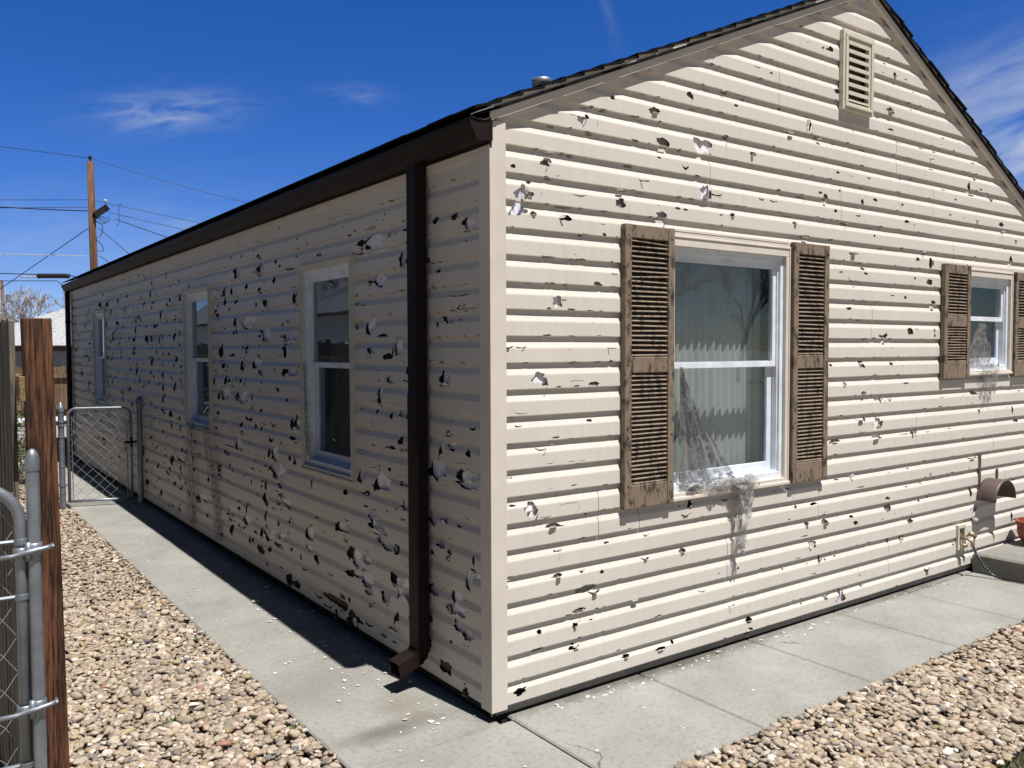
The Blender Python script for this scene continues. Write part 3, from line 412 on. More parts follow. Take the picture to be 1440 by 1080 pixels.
def pip(P, C):
    """which of the points C (n,2) lie in polygon P"""
    P = np.array(P); x, y = C[:, 0], C[:, 1]; ins = np.zeros(len(C), bool)
    idx = np.nonzero((x >= P[:, 0].min()) & (x <= P[:, 0].max()) & (y >= P[:, 1].min()) & (y <= P[:, 1].max()))[0]
    if len(idx) == 0: return ins
    x = x[idx]; y = y[idx]; r = np.zeros(len(idx), bool)
    for i in range(len(P)):
        x0, y0 = P[i]; x1, y1 = P[(i+1) % len(P)]
        c = (y0 > y) != (y1 > y)
        if y0 != y1: r ^= c & (x < (x1-x0)*(y-y0)/(y1-y0)+x0)
    ins[idx] = r; return ins
def area(p): return sum(p[i][0]*p[(i+1) % len(p)][1]-p[(i+1) % len(p)][0]*p[i][1] for i in range(len(p)))/2
PROF = [(-.0105, 0, -.0138), (0, 0, 0), (.004, .004, .0008), (.066, .066, -.0002), (.072, .072, -.0010), (.096, .096, -.0110), (.103, .103, -.0130), (.127, .127, -.0142), (.140, .140, -.0142)]
def pmap(v, sc):
    for i in range(len(PROF)-1):
        v0, a0, n0 = PROF[i]; v1, a1, n1 = PROF[i+1]
        if v <= v1+1e-9 or i == len(PROF)-2:
            t = (v-v0)/(v1-v0); return a0+(a1-a0)*t, n0+(n1-n0)*t
def build_siding(wall, seed):
    rg = random.Random(seed); mb = MB(); holes = list(HOLES[wall])
    u1 = 6.0 if wall == 'G' else LEN
    zmaxw = 4.12 if wall == 'G' else 2.68
    ncourse = int((zmaxw-Z1)/C_)+1
    # nibbled butt edges and scattered pocks
    for k in range(-1, ncourse):
        zk = Z1+k*C_ if k >= 0 else .06
        u = .1
        while u < u1:
            u += rg.expovariate(1/.24 if wall == 'G' else 1/.20)
            holes.append((u, zk+rg.uniform(-.001, .003), rg.uniform(.012, .045), rg.uniform(.005, .011), 'd'))
    for _ in range(90 if wall == 'G' else 560):
        u = rg.uniform(.1, u1) if wall == 'G' else (rg.uniform(3.2, u1) if rg.random() < .8 else rg.uniform(.1, 3.2))
        s = rg.uniform(.008, .018)
        if wall == 'S' and u > 5: holes.append((u, rg.uniform(.1, zmaxw), s*rg.uniform(1.5, 4), s*rg.uniform(1, 4), 'd'))
        else: holes.append((u, rg.uniform(.1, zmaxw), s*rg.uniform(.8, 1.8), s, 'd' if rg.random() < .7 else 'c'))
    # panel lap seams
    seams = []
    if wall == 'G':
        seams = [(1.50,19),(1.49,20),(.66,6),(.66,5),(1.66,3),(1.66,2),(2.58,7),(2.58,6),(2.60,15),(2.62,16),(2.55,4),(2.55,5),(3.13,14),(3.12,13),(3.4,22),(3.4,23),(2.76,19),(2.75,20),
                 (3.72,7),(3.72,8),(3.38,1),(3.38,0),(4.45,10),(4.45,9),(4.9,6),(5.1,4),(4.2,17),(4.2,18),(3.9,20),(3.9,21),(.95,5),(2.1,24),(2.1,25)]
    else:
        seams = [(u, k) for k in range(0, ncourse) for u in ([3.0+.4*((k*7) % 5), 6.6+.4*((k*5) % 5), 10.2+.3*((k*3) % 4)])]
    seamset = {}
    for u, k in seams: seamset.setdefault(k, []).append(u)
    if wall == 'S':
        for _ in range(40): holes.append((rg.uniform(1.0, 9.5), rg.uniform(.3, 2.35), rg.uniform(.04, .08), rg.uniform(.02, .05), rg.choice('WWwP')))
        for _ in range(230): holes.append((rg.uniform(2.6, 11.7), rg.uniform(.15, 2.6), rg.uniform(.02, .075), rg.uniform(.015, .05), 'd'))
    HOLES[wall] = holes
    for k in range(-1, ncourse):
        if k < 0: zk = .06; H = .108
        else: zk = Z1+k*C_; H = C_
        sc = H/C_
        top = .140 if k >= 0 else .123
        def z2v(z): return (z-zk)/sc
        poly = [(.04, -.0105), (u1, -.0105), (u1, .140), (.04, .140)]
        if wall == 'G':
            # z = zk + v*sc (ignoring the return), rake lines
            poly = clip(poly, -.425, sc, 2.845-zk); poly = clip(poly, .505, sc, 4.115+.505*3.0-zk)
        else: poly = clip(poly, 0, sc, zmaxw-zk)
        if len(poly) < 3 or abs(area(poly)) < 1e-4: continue
        verts = []; edges = []; faces = []
        def addpoly(p):
            b0 = len(verts); verts.extend(Vector(q) for q in p); n_ = len(p); faces.append(p)
            edges.extend((b0+i, b0+(i+1) % n_) for i in range(n_))
        addpoly(poly)
        us = [q[0] for q in poly]; a0, a1 = min(us), max(us)
        for (v, _, _) in PROF[1:-1]:
            lo = [q for q in poly]; sp = clip(clip(lo, 0, 1, v+1e-5), 0, -1, -(v-1e-5))
            if len(sp) >= 2:
                x0 = min(q[0] for q in sp); x1 = max(q[0] for q in sp)
                if x1-x0 > .01:
                    m = max(1, int((x1-x0)/.22)); b0 = len(verts)
                    verts.extend(Vector((x0+(x1-x0)*i/m, v)) for i in range(m+1)); edges.extend((b0+i, b0+i+1) for i in range(m))
        holeids = []
        for h in holes:
            if h[1]+h[3] < zk-.03 or h[1]-h[3] > zk+H+.03: continue
            p = hole_poly(h, random.Random(int(h[0]*9973)+int(h[1]*7919)+int(h[2]*1e4)))
            p = [(q[0], z2v(q[1])) for q in p]
            p = clip(clip(p, 0, 1, .127 if k < ncourse-1 else .13), 0, -1, .0105)
            # a hole that only just dips under the butt also takes the return leg
            if len(p) >= 3 and abs(area(p)) > 2e-6 and p and min(q[0] for q in p) > .05 and max(q[0] for q in p) < u1-.02: addpoly(p)
        for (x0, z0, x1, z1) in OPEN[wall]:
            p = [(x0, z2v(z0)), (x1, z2v(z0)), (x1, z2v(z1)), (x0, z2v(z1))]
            p = clip(clip(p, 0, 1, .14), 0, -1, .0105)
            if len(p) >= 3 and abs(area(p)) > 1e-6: addpoly(p)
        for u in seamset.get(k, []):
            addpoly([(u, -.0105), (u+.0030, -.0105), (u+.0030, .135), (u, .135)])
        vo, eo, fo, _, _, _ = delaunay_2d_cdt(verts, edges, [], 0, 1e-6, False)
        cen = np.array([[sum(vo[i].x for i in f)/len(f), sum(vo[i].y for i in f)/len(f)] for f in fo])
        keep = pip(faces[0], cen)
        for p in faces[1:]: keep &= ~pip(p, cen)
        base_ = len(mb.v)
        for q in vo:
            dz, n = pmap(q.y, sc)
            wob = noise.noise(Vector((q.x*1.1, k*3.7, seed)))*.0016 + noise.noise(Vector((q.x*4.5, k*1.9, seed+5)))*.0007
            zz = zk + (dz*sc if q.y > 0 else 0) + noise.noise(Vector((q.x*.5, k*.9+9, seed)))*.0022
            if q.y < .001: zz += noise.noise(Vector((q.x*3, k*5.1, seed)))*.0012
            mb.v.append(W(wall, q.x, zz, n + wob*(1 if abs(n) < .004 else .3)))
        for f, kp in zip(fo, keep):
            if kp:
                ff = [base_+i for i in f]
                mb.f.append(tuple(ff) if wall == 'G' else tuple(ff[::-1])); mb.mi.append(0)
    # curled flaps at the torn edges
    for h in holes:
        if h[4] == 'c' or h[2]*h[3] < .0007 or rg.random() < (.35 if wall == 'G' else .7): continue
        cx, cz, w, hh, ty = h
        side = rg.choice('lrbb'); out = rg.uniform(.006, .022)
        if side == 'b':
            p0 = (cx-w*.28, cz-hh*.48); p1 = (cx+w*.25, cz-hh*.45); d = (rg.uniform(-.2, .2)*w, hh*rg.uniform(.15, .4))
        elif side == 'l':
            p0 = (cx-w*.48, cz-hh*.2); p1 = (cx-w*.42, cz+hh*.25); d = (w*rg.uniform(.12, .4), hh*rg.uniform(-.15, .15))
        else:
            p0 = (cx+w*.48, cz+hh*.2); p1 = (cx+w*.42, cz-hh*.25); d = (-w*rg.uniform(.12, .4), hh*rg.uniform(-.15, .15))
        pts = [W(wall, p0[0], p0[1], -.002), W(wall, p1[0], p1[1], -.002),
               W(wall, p1[0]+d[0]*.6, p1[1]+d[1]*.6, out*.7), W(wall, p0[0]+d[0]*.7, p0[1]+d[1]*.7, out*.75),
               W(wall, (p0[0]+p1[0])/2+d[0]*1.2, (p0[1]+p1[1])/2+d[1]*1.2, out)]
        mb.add(pts, [(0, 1, 2, 3), (3, 2, 4)])
    o = mb.build('siding', VINYL, house, solid=.0013); return o
def sheathing(wall, mats, n=-.0172):
    # one board behind the siding; foam, wrap, bare wood and painted-in black shade show where the siding is gone
    rg = random.Random(77); mb = MB(); polys = []
    outer = [(.0,.02),(6.0,.02),(6.0,2.6),(3.0,4.10),(0,2.80)] if wall == 'G' else [(0,.02),(LEN,.02),(LEN,2.70),(0,2.70)]
    verts = []; edges = []
    def add(p):
        b0 = len(verts); verts.extend(Vector(q) for q in p); edges.extend((b0+i, b0+(i+1) % len(p)) for i in range(len(p)))
    add(outer)
    for (x0, z0, x1, z1) in OPEN[wall]: add([(x0,z0),(x1,z0),(x1,z1),(x0,z1)])
    for h in HOLES[wall]:
        cx, cz, w, hh, ty = h
        if ty not in 'WwPkn': continue
        sh = -w*.22 if (wall == 'S' and ty in 'WwP') else 0; a, c = w*.70, hh*.75  # shift bares a crescent of dark backing, like an edge shadow
        if ty in 'kn': a, c = w*.9+.01, hh*.9+.01
        p = []
        for i in range(13):
            t = 2*math.pi*i/13; r = rg.uniform(.85, 1.12); p.append((cx+sh+a*r*math.cos(t), cz+c*r*math.sin(t)))
        p = clip(clip(clip(clip(p, 1, 0, 5.9 if wall == 'G' else 11.8), -1, 0, -.01), 0, 1, 2.65 if wall == 'S' else 4.0), 0, -1, -.03)
        if len(p) < 3: continue
        if ty == 'w' and wall == 'G': ty = rg.choice('wWW')
        polys.append((p, {'W': 1, 'w': 2, 'P': 3, 'k': 4, 'n': 5}[ty])); add(p)
    vo, eo, fo, _, _, _ = delaunay_2d_cdt(verts, edges, [], 0, 1e-6, False)
    cen = np.array([[sum(vo[i].x for i in f)/len(f), sum(vo[i].y for i in f)/len(f)] for f in fo])
    keep = pip(outer, cen); mi = np.zeros(len(fo), int)
    for (x0, z0, x1, z1) in OPEN[wall]: keep &= ~pip([(x0,z0),(x1,z0),(x1,z1),(x0,z1)], cen)
    for p, m_ in polys: mi[pip(p, cen)] = m_
    mb.v = [W(wall, q.x, q.y, n) for q in vo]
    for f, kp, m_ in zip(fo, keep, mi):
        if kp: mb.f.append(tuple(f) if wall == 'G' else tuple(f[::-1])); mb.mi.append(int(m_))
    o = mb.build('sheathing', mats, house); me = o.data; uvl = me.uv_layers.new(name='UVMap')
    for lp in me.loops:
        v = me.vertices[lp.vertex_index].co; uvl.data[lp.index].uv = (v.x if wall == 'G' else -v.y, v.z)
    return o
build_siding('G', 11); build_siding('S', 23)
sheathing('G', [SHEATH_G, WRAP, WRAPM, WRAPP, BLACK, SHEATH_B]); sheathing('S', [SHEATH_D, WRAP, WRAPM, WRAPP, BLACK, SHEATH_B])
# hidden walls, foundation
b = MB(); b.box((0.05, LEN-.02, .02), (6.0, LEN+.012, 2.7)); b.add([(0,LEN,2.7),(6,LEN,2.6),(3,LEN,4.08)], [(0,1,2)]); b.box((6.0, .02, .02), (6.02, LEN, 2.58))
b.build('rear_wall', VINYL, house)
b = MB(); b.box((.030, .030, -.2), (5.97, LEN-.03, .075)); b.build('foundation', FOUND, house)
# corner posts
def corner_post(cx, cy, sx, sy):
    b = MB(); w = .078; t = .013
    prof = [(-.013,-.013),(w,-.013),(w,-.004),(w-.012,-.004),(w-.012,.001),(.0,.001),(.0,w-.012),(-.004,w-.012),(-.004,w),(-.013,w)]
    b.prism([(cx+sx*x, cy+sy*y) for x, y in prof][::1 if sx*sy > 0 else -1], lambda x, y: (x, y, .048), lambda x, y: (x, y, 2.80 if cy < 1 else 2.70))
    return b.build('corner_trim', TRIM, house, bevel=.0025)
corner_post(0, 0, 1, 1); corner_post(0, LEN, 1, -1)
# frieze strip under the gutter (three overlapping lengths) and fascia
b = MB()
for y0, y1, dz in ((.07, .86, 0), (.858, 4.5, .004), (4.498, 8.2, -.002), (8.198, LEN-.07, .002)):
    b.box((-.010, y0, 2.655+dz), (.0, y1, 2.70+dz)); b.box((-.006, y0, 2.640+dz), (.0, y1, 2.655+dz))
b.build('frieze_trim', TRIM, house)
b = MB(); b.box((-.022, -.02, 2.705), (.0, LEN+.03, 2.83)); b.box((-.0215, -.016, 2.69), (-.002, LEN, 2.705))
b.build('fascia', BROWN, house)
# gutter, K profile
gp = [(-.022,2.800),(-.022,2.700),(-.085,2.695),(-.103,2.705),(-.108,2.725),(-.128,2.752),(-.135,2.772),(-.135,2.790),(-.127,2.792),(-.127,2.786),(-.131,2.771),(-.124,2.755),(-.104,2.728),(-.099,2.709),(-.084,2.700),(-.026,2.705),(-.026,2.800)]
b = MB(); segs = 24
def gz(y): return .004*math.sin(y*1.3)+.003*math.sin(y*3.1+1)
ringv = []
for i in range(segs+1):
    y = -.035 + (LEN+.07)*i/segs
    ringv += [(x, y, z+gz(y)*(.5 if i else 0)) for x, z in gp]
n = len(gp)
b.add(ringv, [(i*n+k, i*n+(k+1) % n, (i+1)*n+(k+1) % n, (i+1)*n+k) for i in range(segs) for k in range(n)])
cap = gp[:9]
b.add([(x, -.036, z) for x, z in cap], [tuple(range(9))]); b.add([(x, LEN+.036, z) for x, z in cap], [tuple(range(9))[::-1]])
# rolled lip on the end cap
b.tube([(-.022,-.037,2.800),(-.060,-.038,2.786),(-.10,-.038,2.786),(-.133,-.037,2.792)], .0035, 6)
b.tube([(-.0225,-.037,2.80),(-.0225,-.037,2.668)], .0045, 6)
gut = b.build('gutter', BROWN, house)
for y in ():
    b = MB(); b.prism([(-.0221,2.690),(-.1385,2.690),(-.1385,2.789),(-.1352,2.789),(-.1352,2.6945),(-.0221,2.6945)], lambda x, z: (x, y, z), lambda x, z: (x, y+.05, z)); b.build('gutter_bracket', BROWN, gut)
# downspouts
def spout(y0, kick):
    b = MB(); hw, x0, x1 = .043, -.082, -.020
    def rect(xa, xb, ya, yb, z):  # ribbed rectangle
        p = []
        for i in range(9): p.append((xa+(xb-xa)*i/8 , ya + (.0006 if i % 2 else 0), z))
        for i in range(1, 11): p.append((xb - (.0006 if i % 2 else 0), ya+(yb-ya)*i/10, z))
        for i in range(1, 9): p.append((xb-(xb-xa)*i/8, yb - (.0006 if i % 2 else 0), z))
        for i in range(1, 10): p.append((xa + (.0006 if i % 2 else 0), yb-(yb-ya)*i/10, z))
        return p
    zs = [2.700, 1.52, 1.505, .30, .20]
    rings = [rect(x0-.001, x1, y0-hw, y0+hw, 2.70), rect(x0, x1, y0-hw, y0+hw, 1.53), rect(x0-.0035, x1, y0-hw-.003, y0+hw+.003, 1.52), rect(x0-.0035, x1, y0-hw-.003, y0+hw+.003, .20)]
    if kick:
        # elbow: swing the section round towards -x in crimped steps
        pv = Vector((x0-.028, y0, .205)); base_r = rings[-1]
        for j in range(1, 8):
            a = R(11.5*j); ring = []
            grow = .0025 if j % 2 else -.001
            for (x, y, z) in base_r:
                dx = x-pv.x+ (grow if x > -.05 else -grow)
                ring.append((pv.x + dx*math.cos(a) - 0*math.sin(a), y + (grow if y > y0 else -grow), pv.z - dx*math.sin(a)))
            rings.append(ring)
        d = Vector((-math.sin(R(80.5)), -.12, -math.cos(R(80.5))-.10))
        last = rings[-1]
        for t in (.05, .105): rings.append([tuple(Vector(q)+d*t) for q in last])
    else: rings.append(rect(x0, x1, y0-hw, y0+hw, .02))
    n = len(rings[0]); vs = [q for r in rings for q in r]
    fs = [(i*n+k, i*n+(k+1) % n, (i+1)*n+(k+1) % n, (i+1)*n+k) for i in range(len(rings)-1) for k in range(n)]
    b.add(vs, fs)
    o = b.build('downspout', BROWN, house, solid=.002)
    for q in (.335, 2.2): b2 = MB(); b2.box((x0-.0065, y0-hw-.006, q), (-.0, y0+hw+.006, q+.025)); b2.build('strap', BROWN, o)
    return o
spout(.60, True); spout(LEN+.03, False)
# ---- roof
SL, SR = .425, .505; AX = 3.0
def zr(x): return 2.890+SL*x if x <= AX else 2.890+SL*AX-SR*(x-AX)
b = MB(); b.add([(-.075,-.042,zr(-.075)-.035),(AX,-.042,zr(AX)-.035),(AX,LEN+.05,zr(AX)-.035),(-.075,LEN+.05,zr(-.075)-.035)], [(0,1,2,3)])
b.add([(AX,-.042,zr(AX)-.035),(6.1,-.042,zr(6.1)-.035),(6.1,LEN+.05,zr(6.1)-.035),(AX,LEN+.05,zr(AX)-.035)], [(0,1,2,3)])
roof = b.build('roof', SHING, house, solid=.012)
# shingle courses with ragged rake edge
rg = random.Random(9); mb = MB()
for side in (0, 1):
    x = -.115 if side == 0 else 6.13
    step = .125
    i = 0
    while (x < AX if side == 0 else x > AX):
        xn = x+step if side == 0 else x-step
        if side == 0: xn = min(xn, AX+.03)
        else: xn = max(xn, AX-.03)
        y = -.046-rg.uniform(-.006, .008)
        while y < LEN+.06:
            wy = rg.uniform(.14, .30) if y < 2 else .9
            ye = min(y+wy, LEN+.07); lift = rg.uniform(0, .007) if y < 1 else .002
            sgn = 1 if side == 0 else -1
            lo, hi = (.000+lift*.6, -.004) if side == 0 else (.0, -.001)
            p = [(x, y+rg.uniform(-.004,.004), zr(x)+lo), (x, ye, zr(x)+lo), (xn+sgn*.02, ye, zr(xn)+hi), (xn+sgn*.02, y+rg.uniform(-.008,.008), zr(xn)+hi)]
            q = [(a, c, d-.012) for a, c, d in p]
            idx = [(0,3,2,1),(4,5,6,7),(0,1,5,4),(1,2,6,5),(2,3,7,6),(3,0,4,7)]
            mb.add(p+q, [t[::-1] for t in idx]); y = ye
        x = xn; i += 1
# ridge caps
y = -.06
while y < LEN:
    mb.add([(AX-.13,y,zr(AX-.13)+.012),(AX,y,zr(AX)+.03),(AX+.13,y,zr(AX+.13)+.012),(AX-.13,y+.17,zr(AX-.13)+.004),(AX,y+.17,zr(AX)+.022),(AX+.13,y+.17,zr(AX+.13)+.004)], [(0,1,4,3),(1,2,5,4),(0,2,1)]); y += .15
mb.build('shingle', SHING, roof)
# bright drip edge at the eave corner
b = MB(); b.box((-.118, -.052, zr(-.118)-.012), (-.02, .0, zr(-.118)-.0085), Matrix.Rotation(-math.atan(SL), 3, 'Y'), (-.07, 0, zr(-.07)-.010))
b.build('drip_edge', mat('bare_aluminium', (.55,.57,.6), .3, .1, metal=.6), roof)
# small capped vent pipe on the left slope
b = MB(); c = (1.08, 1.0, zr(1.08)-.045)
b.lathe(c, [(.0,0),(.058,0),(.058,.118)], 18); b.lathe(c, [(.060,.095),(.066,.10),(.066,.130),(.060,.136),(.035,.141),(0,.143)], 18)
b.build('roof_vent', GALV, roof, smooth=True)
# rake boards: two beige steps under the shingles
def rake(x0, x1, s, zb0, lo, hi, ya, yb, name):
    b = MB()
    pts = []
    m = 14
    for i in range(m+1):
        x = x0+(x1-x0)*i/m; z = zb0+s*(x-x0); wv = .002*noise.noise(Vector((x*2, 3, 1)))
        pts.append((x, z+wv))
    vs = []; fs = []
    for (x, z) in pts: vs += [(x,ya,z+lo),(x,yb,z+lo),(x,yb,z+hi),(x,ya,z+hi)]
    for i in range(m):
        for k in range(4): fs.append((i*4+k, i*4+(k+1) % 4, i*4+4+(k+1) % 4, i*4+4+k))
    fs += [(0,1,2,3), tuple(m*4+k for k in (3,2,1,0))]
    b.add(vs, fs); return b.build(name, TRIM, house)
zt = 2.80
rake(-.018, AX, SL, zt+SL*-.018, 0, .040, -.026, -.001, 'rake_trim'); rake(-.018, AX, SL, zt+SL*-.018, .0435, .080, -.034, -.001, 'rake_trim')
rake(AX, 6.05, -SR, zt+SL*AX, 0, .042, -.026, -.001, 'rake_trim'); rake(AX, 6.05, -SR, zt+SL*AX, .0455, .079, -.034, -.001, 'rake_trim')
# ---- windows
def frame_box(b, wall, u0, u1, z0, z1, n0, n1):
    a = W(wall, u0, z0, n0); c = W(wall, u1, z1, n1)
    b.box(tuple(min(x, y) for x, y in zip(a, c)), tuple(max(x, y) for x, y in zip(a, c)))
def ring(b, wall, u0, u1, z0, z1, wu, wz, n0, n1, wz0=None):
    wz0 = wz if wz0 is None else wz0
    frame_box(b, wall, u0, u1, z0, z0+wz0, n0, n1); frame_box(b, wall, u0, u1, z1-wz, z1, n0, n1)
    frame_box(b, wall, u0, u0+wu, z0+wz0, z1-wz, n0+.0003, n1-.0003); frame_box(b, wall, u1-wu, u1, z0+wz0, z1-wz, n0+.0003, n1-.0003)
def window(wall, u0, u1, z0, z1, zm, head=.05, sill=.035, trimw=.045, curtain=None, cm=None, sashw=.045, label=None):
    # trim casing that returns into the wall; vinyl frame; two sashes
    b = MB(); ring(b, wall, u0, u1, z0, z1, trimw, head, -.030, .016, sill)
    ring(b, wall, u0+.006, u1-.006, z0+.006, z1-.006, .010, .010, .016, .021)
    # projecting sill nose
    frame_box(b, wall, u0-.004, u1+.004, z0-.004, z0+.014, .016, .024)
    wn = b.build('window', TRIMY if wall == 'S' else TRIM, house, bevel=.002)
    if label: wn['label'] = label
    a0, a1, b0, b1 = u0+trimw, u1-trimw, z0+sill, z1-head
    b = MB(); ring(b, wall, a0, a1, b0, b1, .030, .032, -.085, -.006, .038); ring(b, wall, a0+.030, a1-.030, b0+.038, b1-.032, .010, .008, -.085, -.020)
    b.build('frame', WHITE, wn, bevel=.0015)
    c0, c1 = a0+.040, a1-.040
    for k, (s0, s1, nn) in enumerate(((zm-.020, b1-.040, -.030), (b0+.046, zm+.018, -.056))):
        b = MB(); ring(b, wall, c0-(.006 if k == 0 else 0), c1+(.006 if k == 0 else 0), s0, s1, sashw*(.8 if k == 0 else 1), .036, nn-.022, nn, .034 if k == 0 else .052)
        s = b.build('sash', WHITE, wn, bevel=.0015)
        b = MB(); sw = sashw*.75; b.add([W(wall, c0+sw, s0+.03, nn-.012), W(wall, c1-sw, s0+.03, nn-.012), W(wall, c1-sw, s1-.03, nn-.012), W(wall, c0+sw, s1-.03, nn-.012)], [(0,1,2,3) if wall == 'G' else (3,2,1,0)])
        b.build('pane', GLASS, wn)
    if cm:
        b = MB(); n = 160; pts = []
        for i in range(n+1):
            u = u0-.05+(u1-u0+.1)*i/n
            d = (.010+.007*noise.noise(Vector((u*4, 1, z0))))*math.sin(u*2*math.pi/.062+3.2*noise.noise(Vector((u*5, 3, z0)))) + .010*noise.noise(Vector((u*23, 2, z0)))
            pts.append((u, -.200+d))
        vs = []
        for (u, d) in pts: vs += [W(wall, u, z0-.1, d), W(wall, u+.004*math.sin(u*17), z1+.1, d)]
        b.add(vs, [(2*i, 2*i+2, 2*i+3, 2*i+1) for i in range(n)])
        b.build('curtain', cm, wn, smooth=True)
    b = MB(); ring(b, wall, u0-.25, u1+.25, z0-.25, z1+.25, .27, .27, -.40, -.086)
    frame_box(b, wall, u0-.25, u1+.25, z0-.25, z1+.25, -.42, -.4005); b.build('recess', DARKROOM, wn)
    return wn
wA = window('G', 1.135, 2.212, .925, 2.375, 1.665, head=.062, sill=.038, trimw=.042, cm=CURT, label='large window in the gable wall with torn clear film over its lower sash')
wB = window('G', 4.385, 5.150, 1.545, 2.365, 1.985, head=.060, sill=.030, trimw=.036, cm=CURTD, sashw=.04, label='small window in the gable wall with film hanging over its sill')
wC = window('S', 1.465, 2.275, .945, 2.325, 1.660, head=.042, trimw=.033, cm=CURTD)
wD = window('S', 4.375, 5.205, 1.005, 2.330, 1.668, head=.042, trimw=.033, cm=CURTD)
wE = window('S', 9.135, 9.960, .975, 2.310, 1.66, head=.042, trimw=.033, cm=CURTD)
b = MB()   # head flashing band above the large window
ring(b, 'G', 1.165, 2.20, 2.376, 2.405, .01, .012, .0, .014); b.build('head_flashing', TRIM, wA)
b = MB(); ring(b, 'G', 4.40, 5.15, 2.366, 2.392, .01, .012, .0, .012); b.build('head_flashing', TRIM, wB)
# ---- torn film
def rag(name, parent, fn, nu, nv, m, thr=.30, seed=0, amp=.012):
    rg = random.Random(seed); mb = MB(); P = {}
    for i in range(nu+1):
        for j in range(nv+1):
            p = Vector(fn(i/nu, j/nv)); nn = noise.noise_vector(p*14+Vector((seed, 0, 0)))*amp + noise.noise_vector(p*45)*amp*.4
            P[i, j] = len(mb.v); mb.v.append(tuple(p+nn))
    for i in range(nu):
        for j in range(nv):
            u, v = (i+.5)/nu, (j+.5)/nv
            e = min(u, 1-u)*1.7
            if noise.noise(Vector((u*5+seed, v*2.2, seed*1.7))) + e*1.1 - v*.35 < thr-.32: continue
            mb.f.append((P[i,j], P[i+1,j], P[i+1,j+1], P[i,j+1])); mb.mi.append(0)
    return mb.build(name, m, parent, smooth=True)
# triangular sheet clinging to the lower left of the large window
rag('torn_film', wA, lambda u, v: (1.255 + u*(.02+.47*v**1.25), -.004+(.004+.012*v)*math.sin(u*26+3*v), 1.655 - v*.68), 60, 40, FILM, -.25, 3, .006)
rag('torn_film', wA, lambda u, v: (1.255 + u*(.01+.22*v**1.1), -.012+.010*math.sin(u*18+1), 1.60 - v*.62), 30, 36, FILM, .05, 6, .008)
# bunched roll along the sill, then hanging tail
rag('crumpled_film', wA, lambda u, v: (1.30+.55*v, -.025-.020*math.cos(u*6.28)-.010*v, .990-.025*math.sin(u*6.28)*(.5+v)-.012*v), 16, 44, FILMW, -.3, 9, .022)
rag('crumpled_film', wA, lambda u, v: (1.66+.20*v, -.040-.030*math.cos(u*6.28), .968-.030*math.sin(u*6.28)), 16, 24, FILMW, -.4, 19, .030)
rag('crumpled_film', wA, lambda u, v: (1.745+(u-.5)*(.14-.09*v)+.02*math.sin(v*5), -.058-.018*math.sin(u*10+v*3), .955-.36*v), 18, 40, FILMW, .26, 12, .016)
rag('crumpled_film', wA, lambda u, v: (1.705+(u-.5)*(.06-.03*v)+.035*v, -.045-.01*math.sin(u*10+v*3), .94-.40*v), 8, 36, FILMW, .22, 15, .014)
# small window
rag('torn_film', wB, lambda u, v: (4.66+(u-.5)*(.10+.42*v)-.02*v, -.004, 1.95-.34*v), 20, 26, FILM, .10, 21, .012)
rag('torn_film', wB, lambda u, v: (4.72+(u-.5)*(.30-.15*v)+.05*v, -.035-.01*math.sin(u*9), 1.63-.24*v), 16, 26, FILM, .16, 24, .016)
# side windows: grey screen shreds
rag('torn_screen', wD, lambda u, v: (-.030-.02*math.sin(v*4), 4.95+(u-.5)*(.20+.22*v)+.10*v, 1.08-.98*v), 18, 50, FILMD, .16, 31, .018)
rag('torn_screen', wD, lambda u, v: (-.030-.02*math.sin(v*5+1), 4.42+(u-.5)*(.20+.10*v)-.22*v, 1.10-1.0*v), 14, 50, FILMD, .16, 34, .018)
rag('torn_screen', wC, lambda u, v: (-.010+.01*v, 2.225+(u-.5)*(.03+.13*v), 1.66-.62*v), 10, 30, FILMD, .0, 37, .006)
# ---- shutters
def shutter(u0, u1, z0, z1, zm, nl, seed, label):
    rg = random.Random(seed); b = MB(); sw = .047; n0, n1 = .002, .036
    for (a, c) in ((u0, u0+sw), (u1-sw, u1)): frame_box(b, 'G', a, c, z0, z1, n0, n1)
    for (a, c) in ((z0, z0+.125), (zm-.042, zm+.042), (z1-.070, z1)): frame_box(b, 'G', u0+sw, u1-sw, a, c, n0, n1-.004)
    s = b.build('shutter', SHUT, house, bevel=.004); s['label'] = label
    b = MB()
    for (a, c, n) in ((z0+.125, zm-.042, nl[0]), (zm+.042, z1-.070, nl[1])):
        for i in range(n):
            z = a+(c-a)*(i+.5)/n; tw = rg.uniform(-.003, .003) if rg.random() > .12 else rg.uniform(-.012, .012)
            rot = Matrix.Rotation(R(38+rg.uniform(-4, 4)), 3, 'X') @ Matrix.Rotation(tw/.25, 3, 'Y')
            b.box((u0+sw-.002, -.031, z-.0026), (u1-sw+.002, -.006, z+.0026), rot, ((u0+u1)/2, -.018, z))
    b.build('louvers', SHUT, s)
    b = MB(); frame_box(b, 'G', u0+.02, u1-.02, z0+.03, z1-.03, .0015, .006); b.build('backing', BLACK, s)
    for u in (u0+.022, u1-.022):
        for z in (z0+.12, (z0+zm)/2, zm, (z1+zm)/2, z1-.06): b = MB(); frame_box(b, 'G', u-.004, u+.004, z-.004, z+.004, n1, n1+.0015); b.build('screw', BLACK, s)
shutter(.812, 1.176, .918, 2.400, 1.672, (25, 24), 1, 'tall brown louvered shutter left of the large window')
shutter(2.222, 2.585, .920, 2.405, 1.672, (25, 24), 2, 'tall brown louvered shutter right of the large window')
shutter(4.030, 4.415, 1.525, 2.378, 1.955, (13, 13), 3, 'short brown louvered shutter left of the small window')
shutter(5.160, 5.540, 1.520, 2.370, 1.955, (13, 13), 4, 'short brown louvered shutter right of the small window')
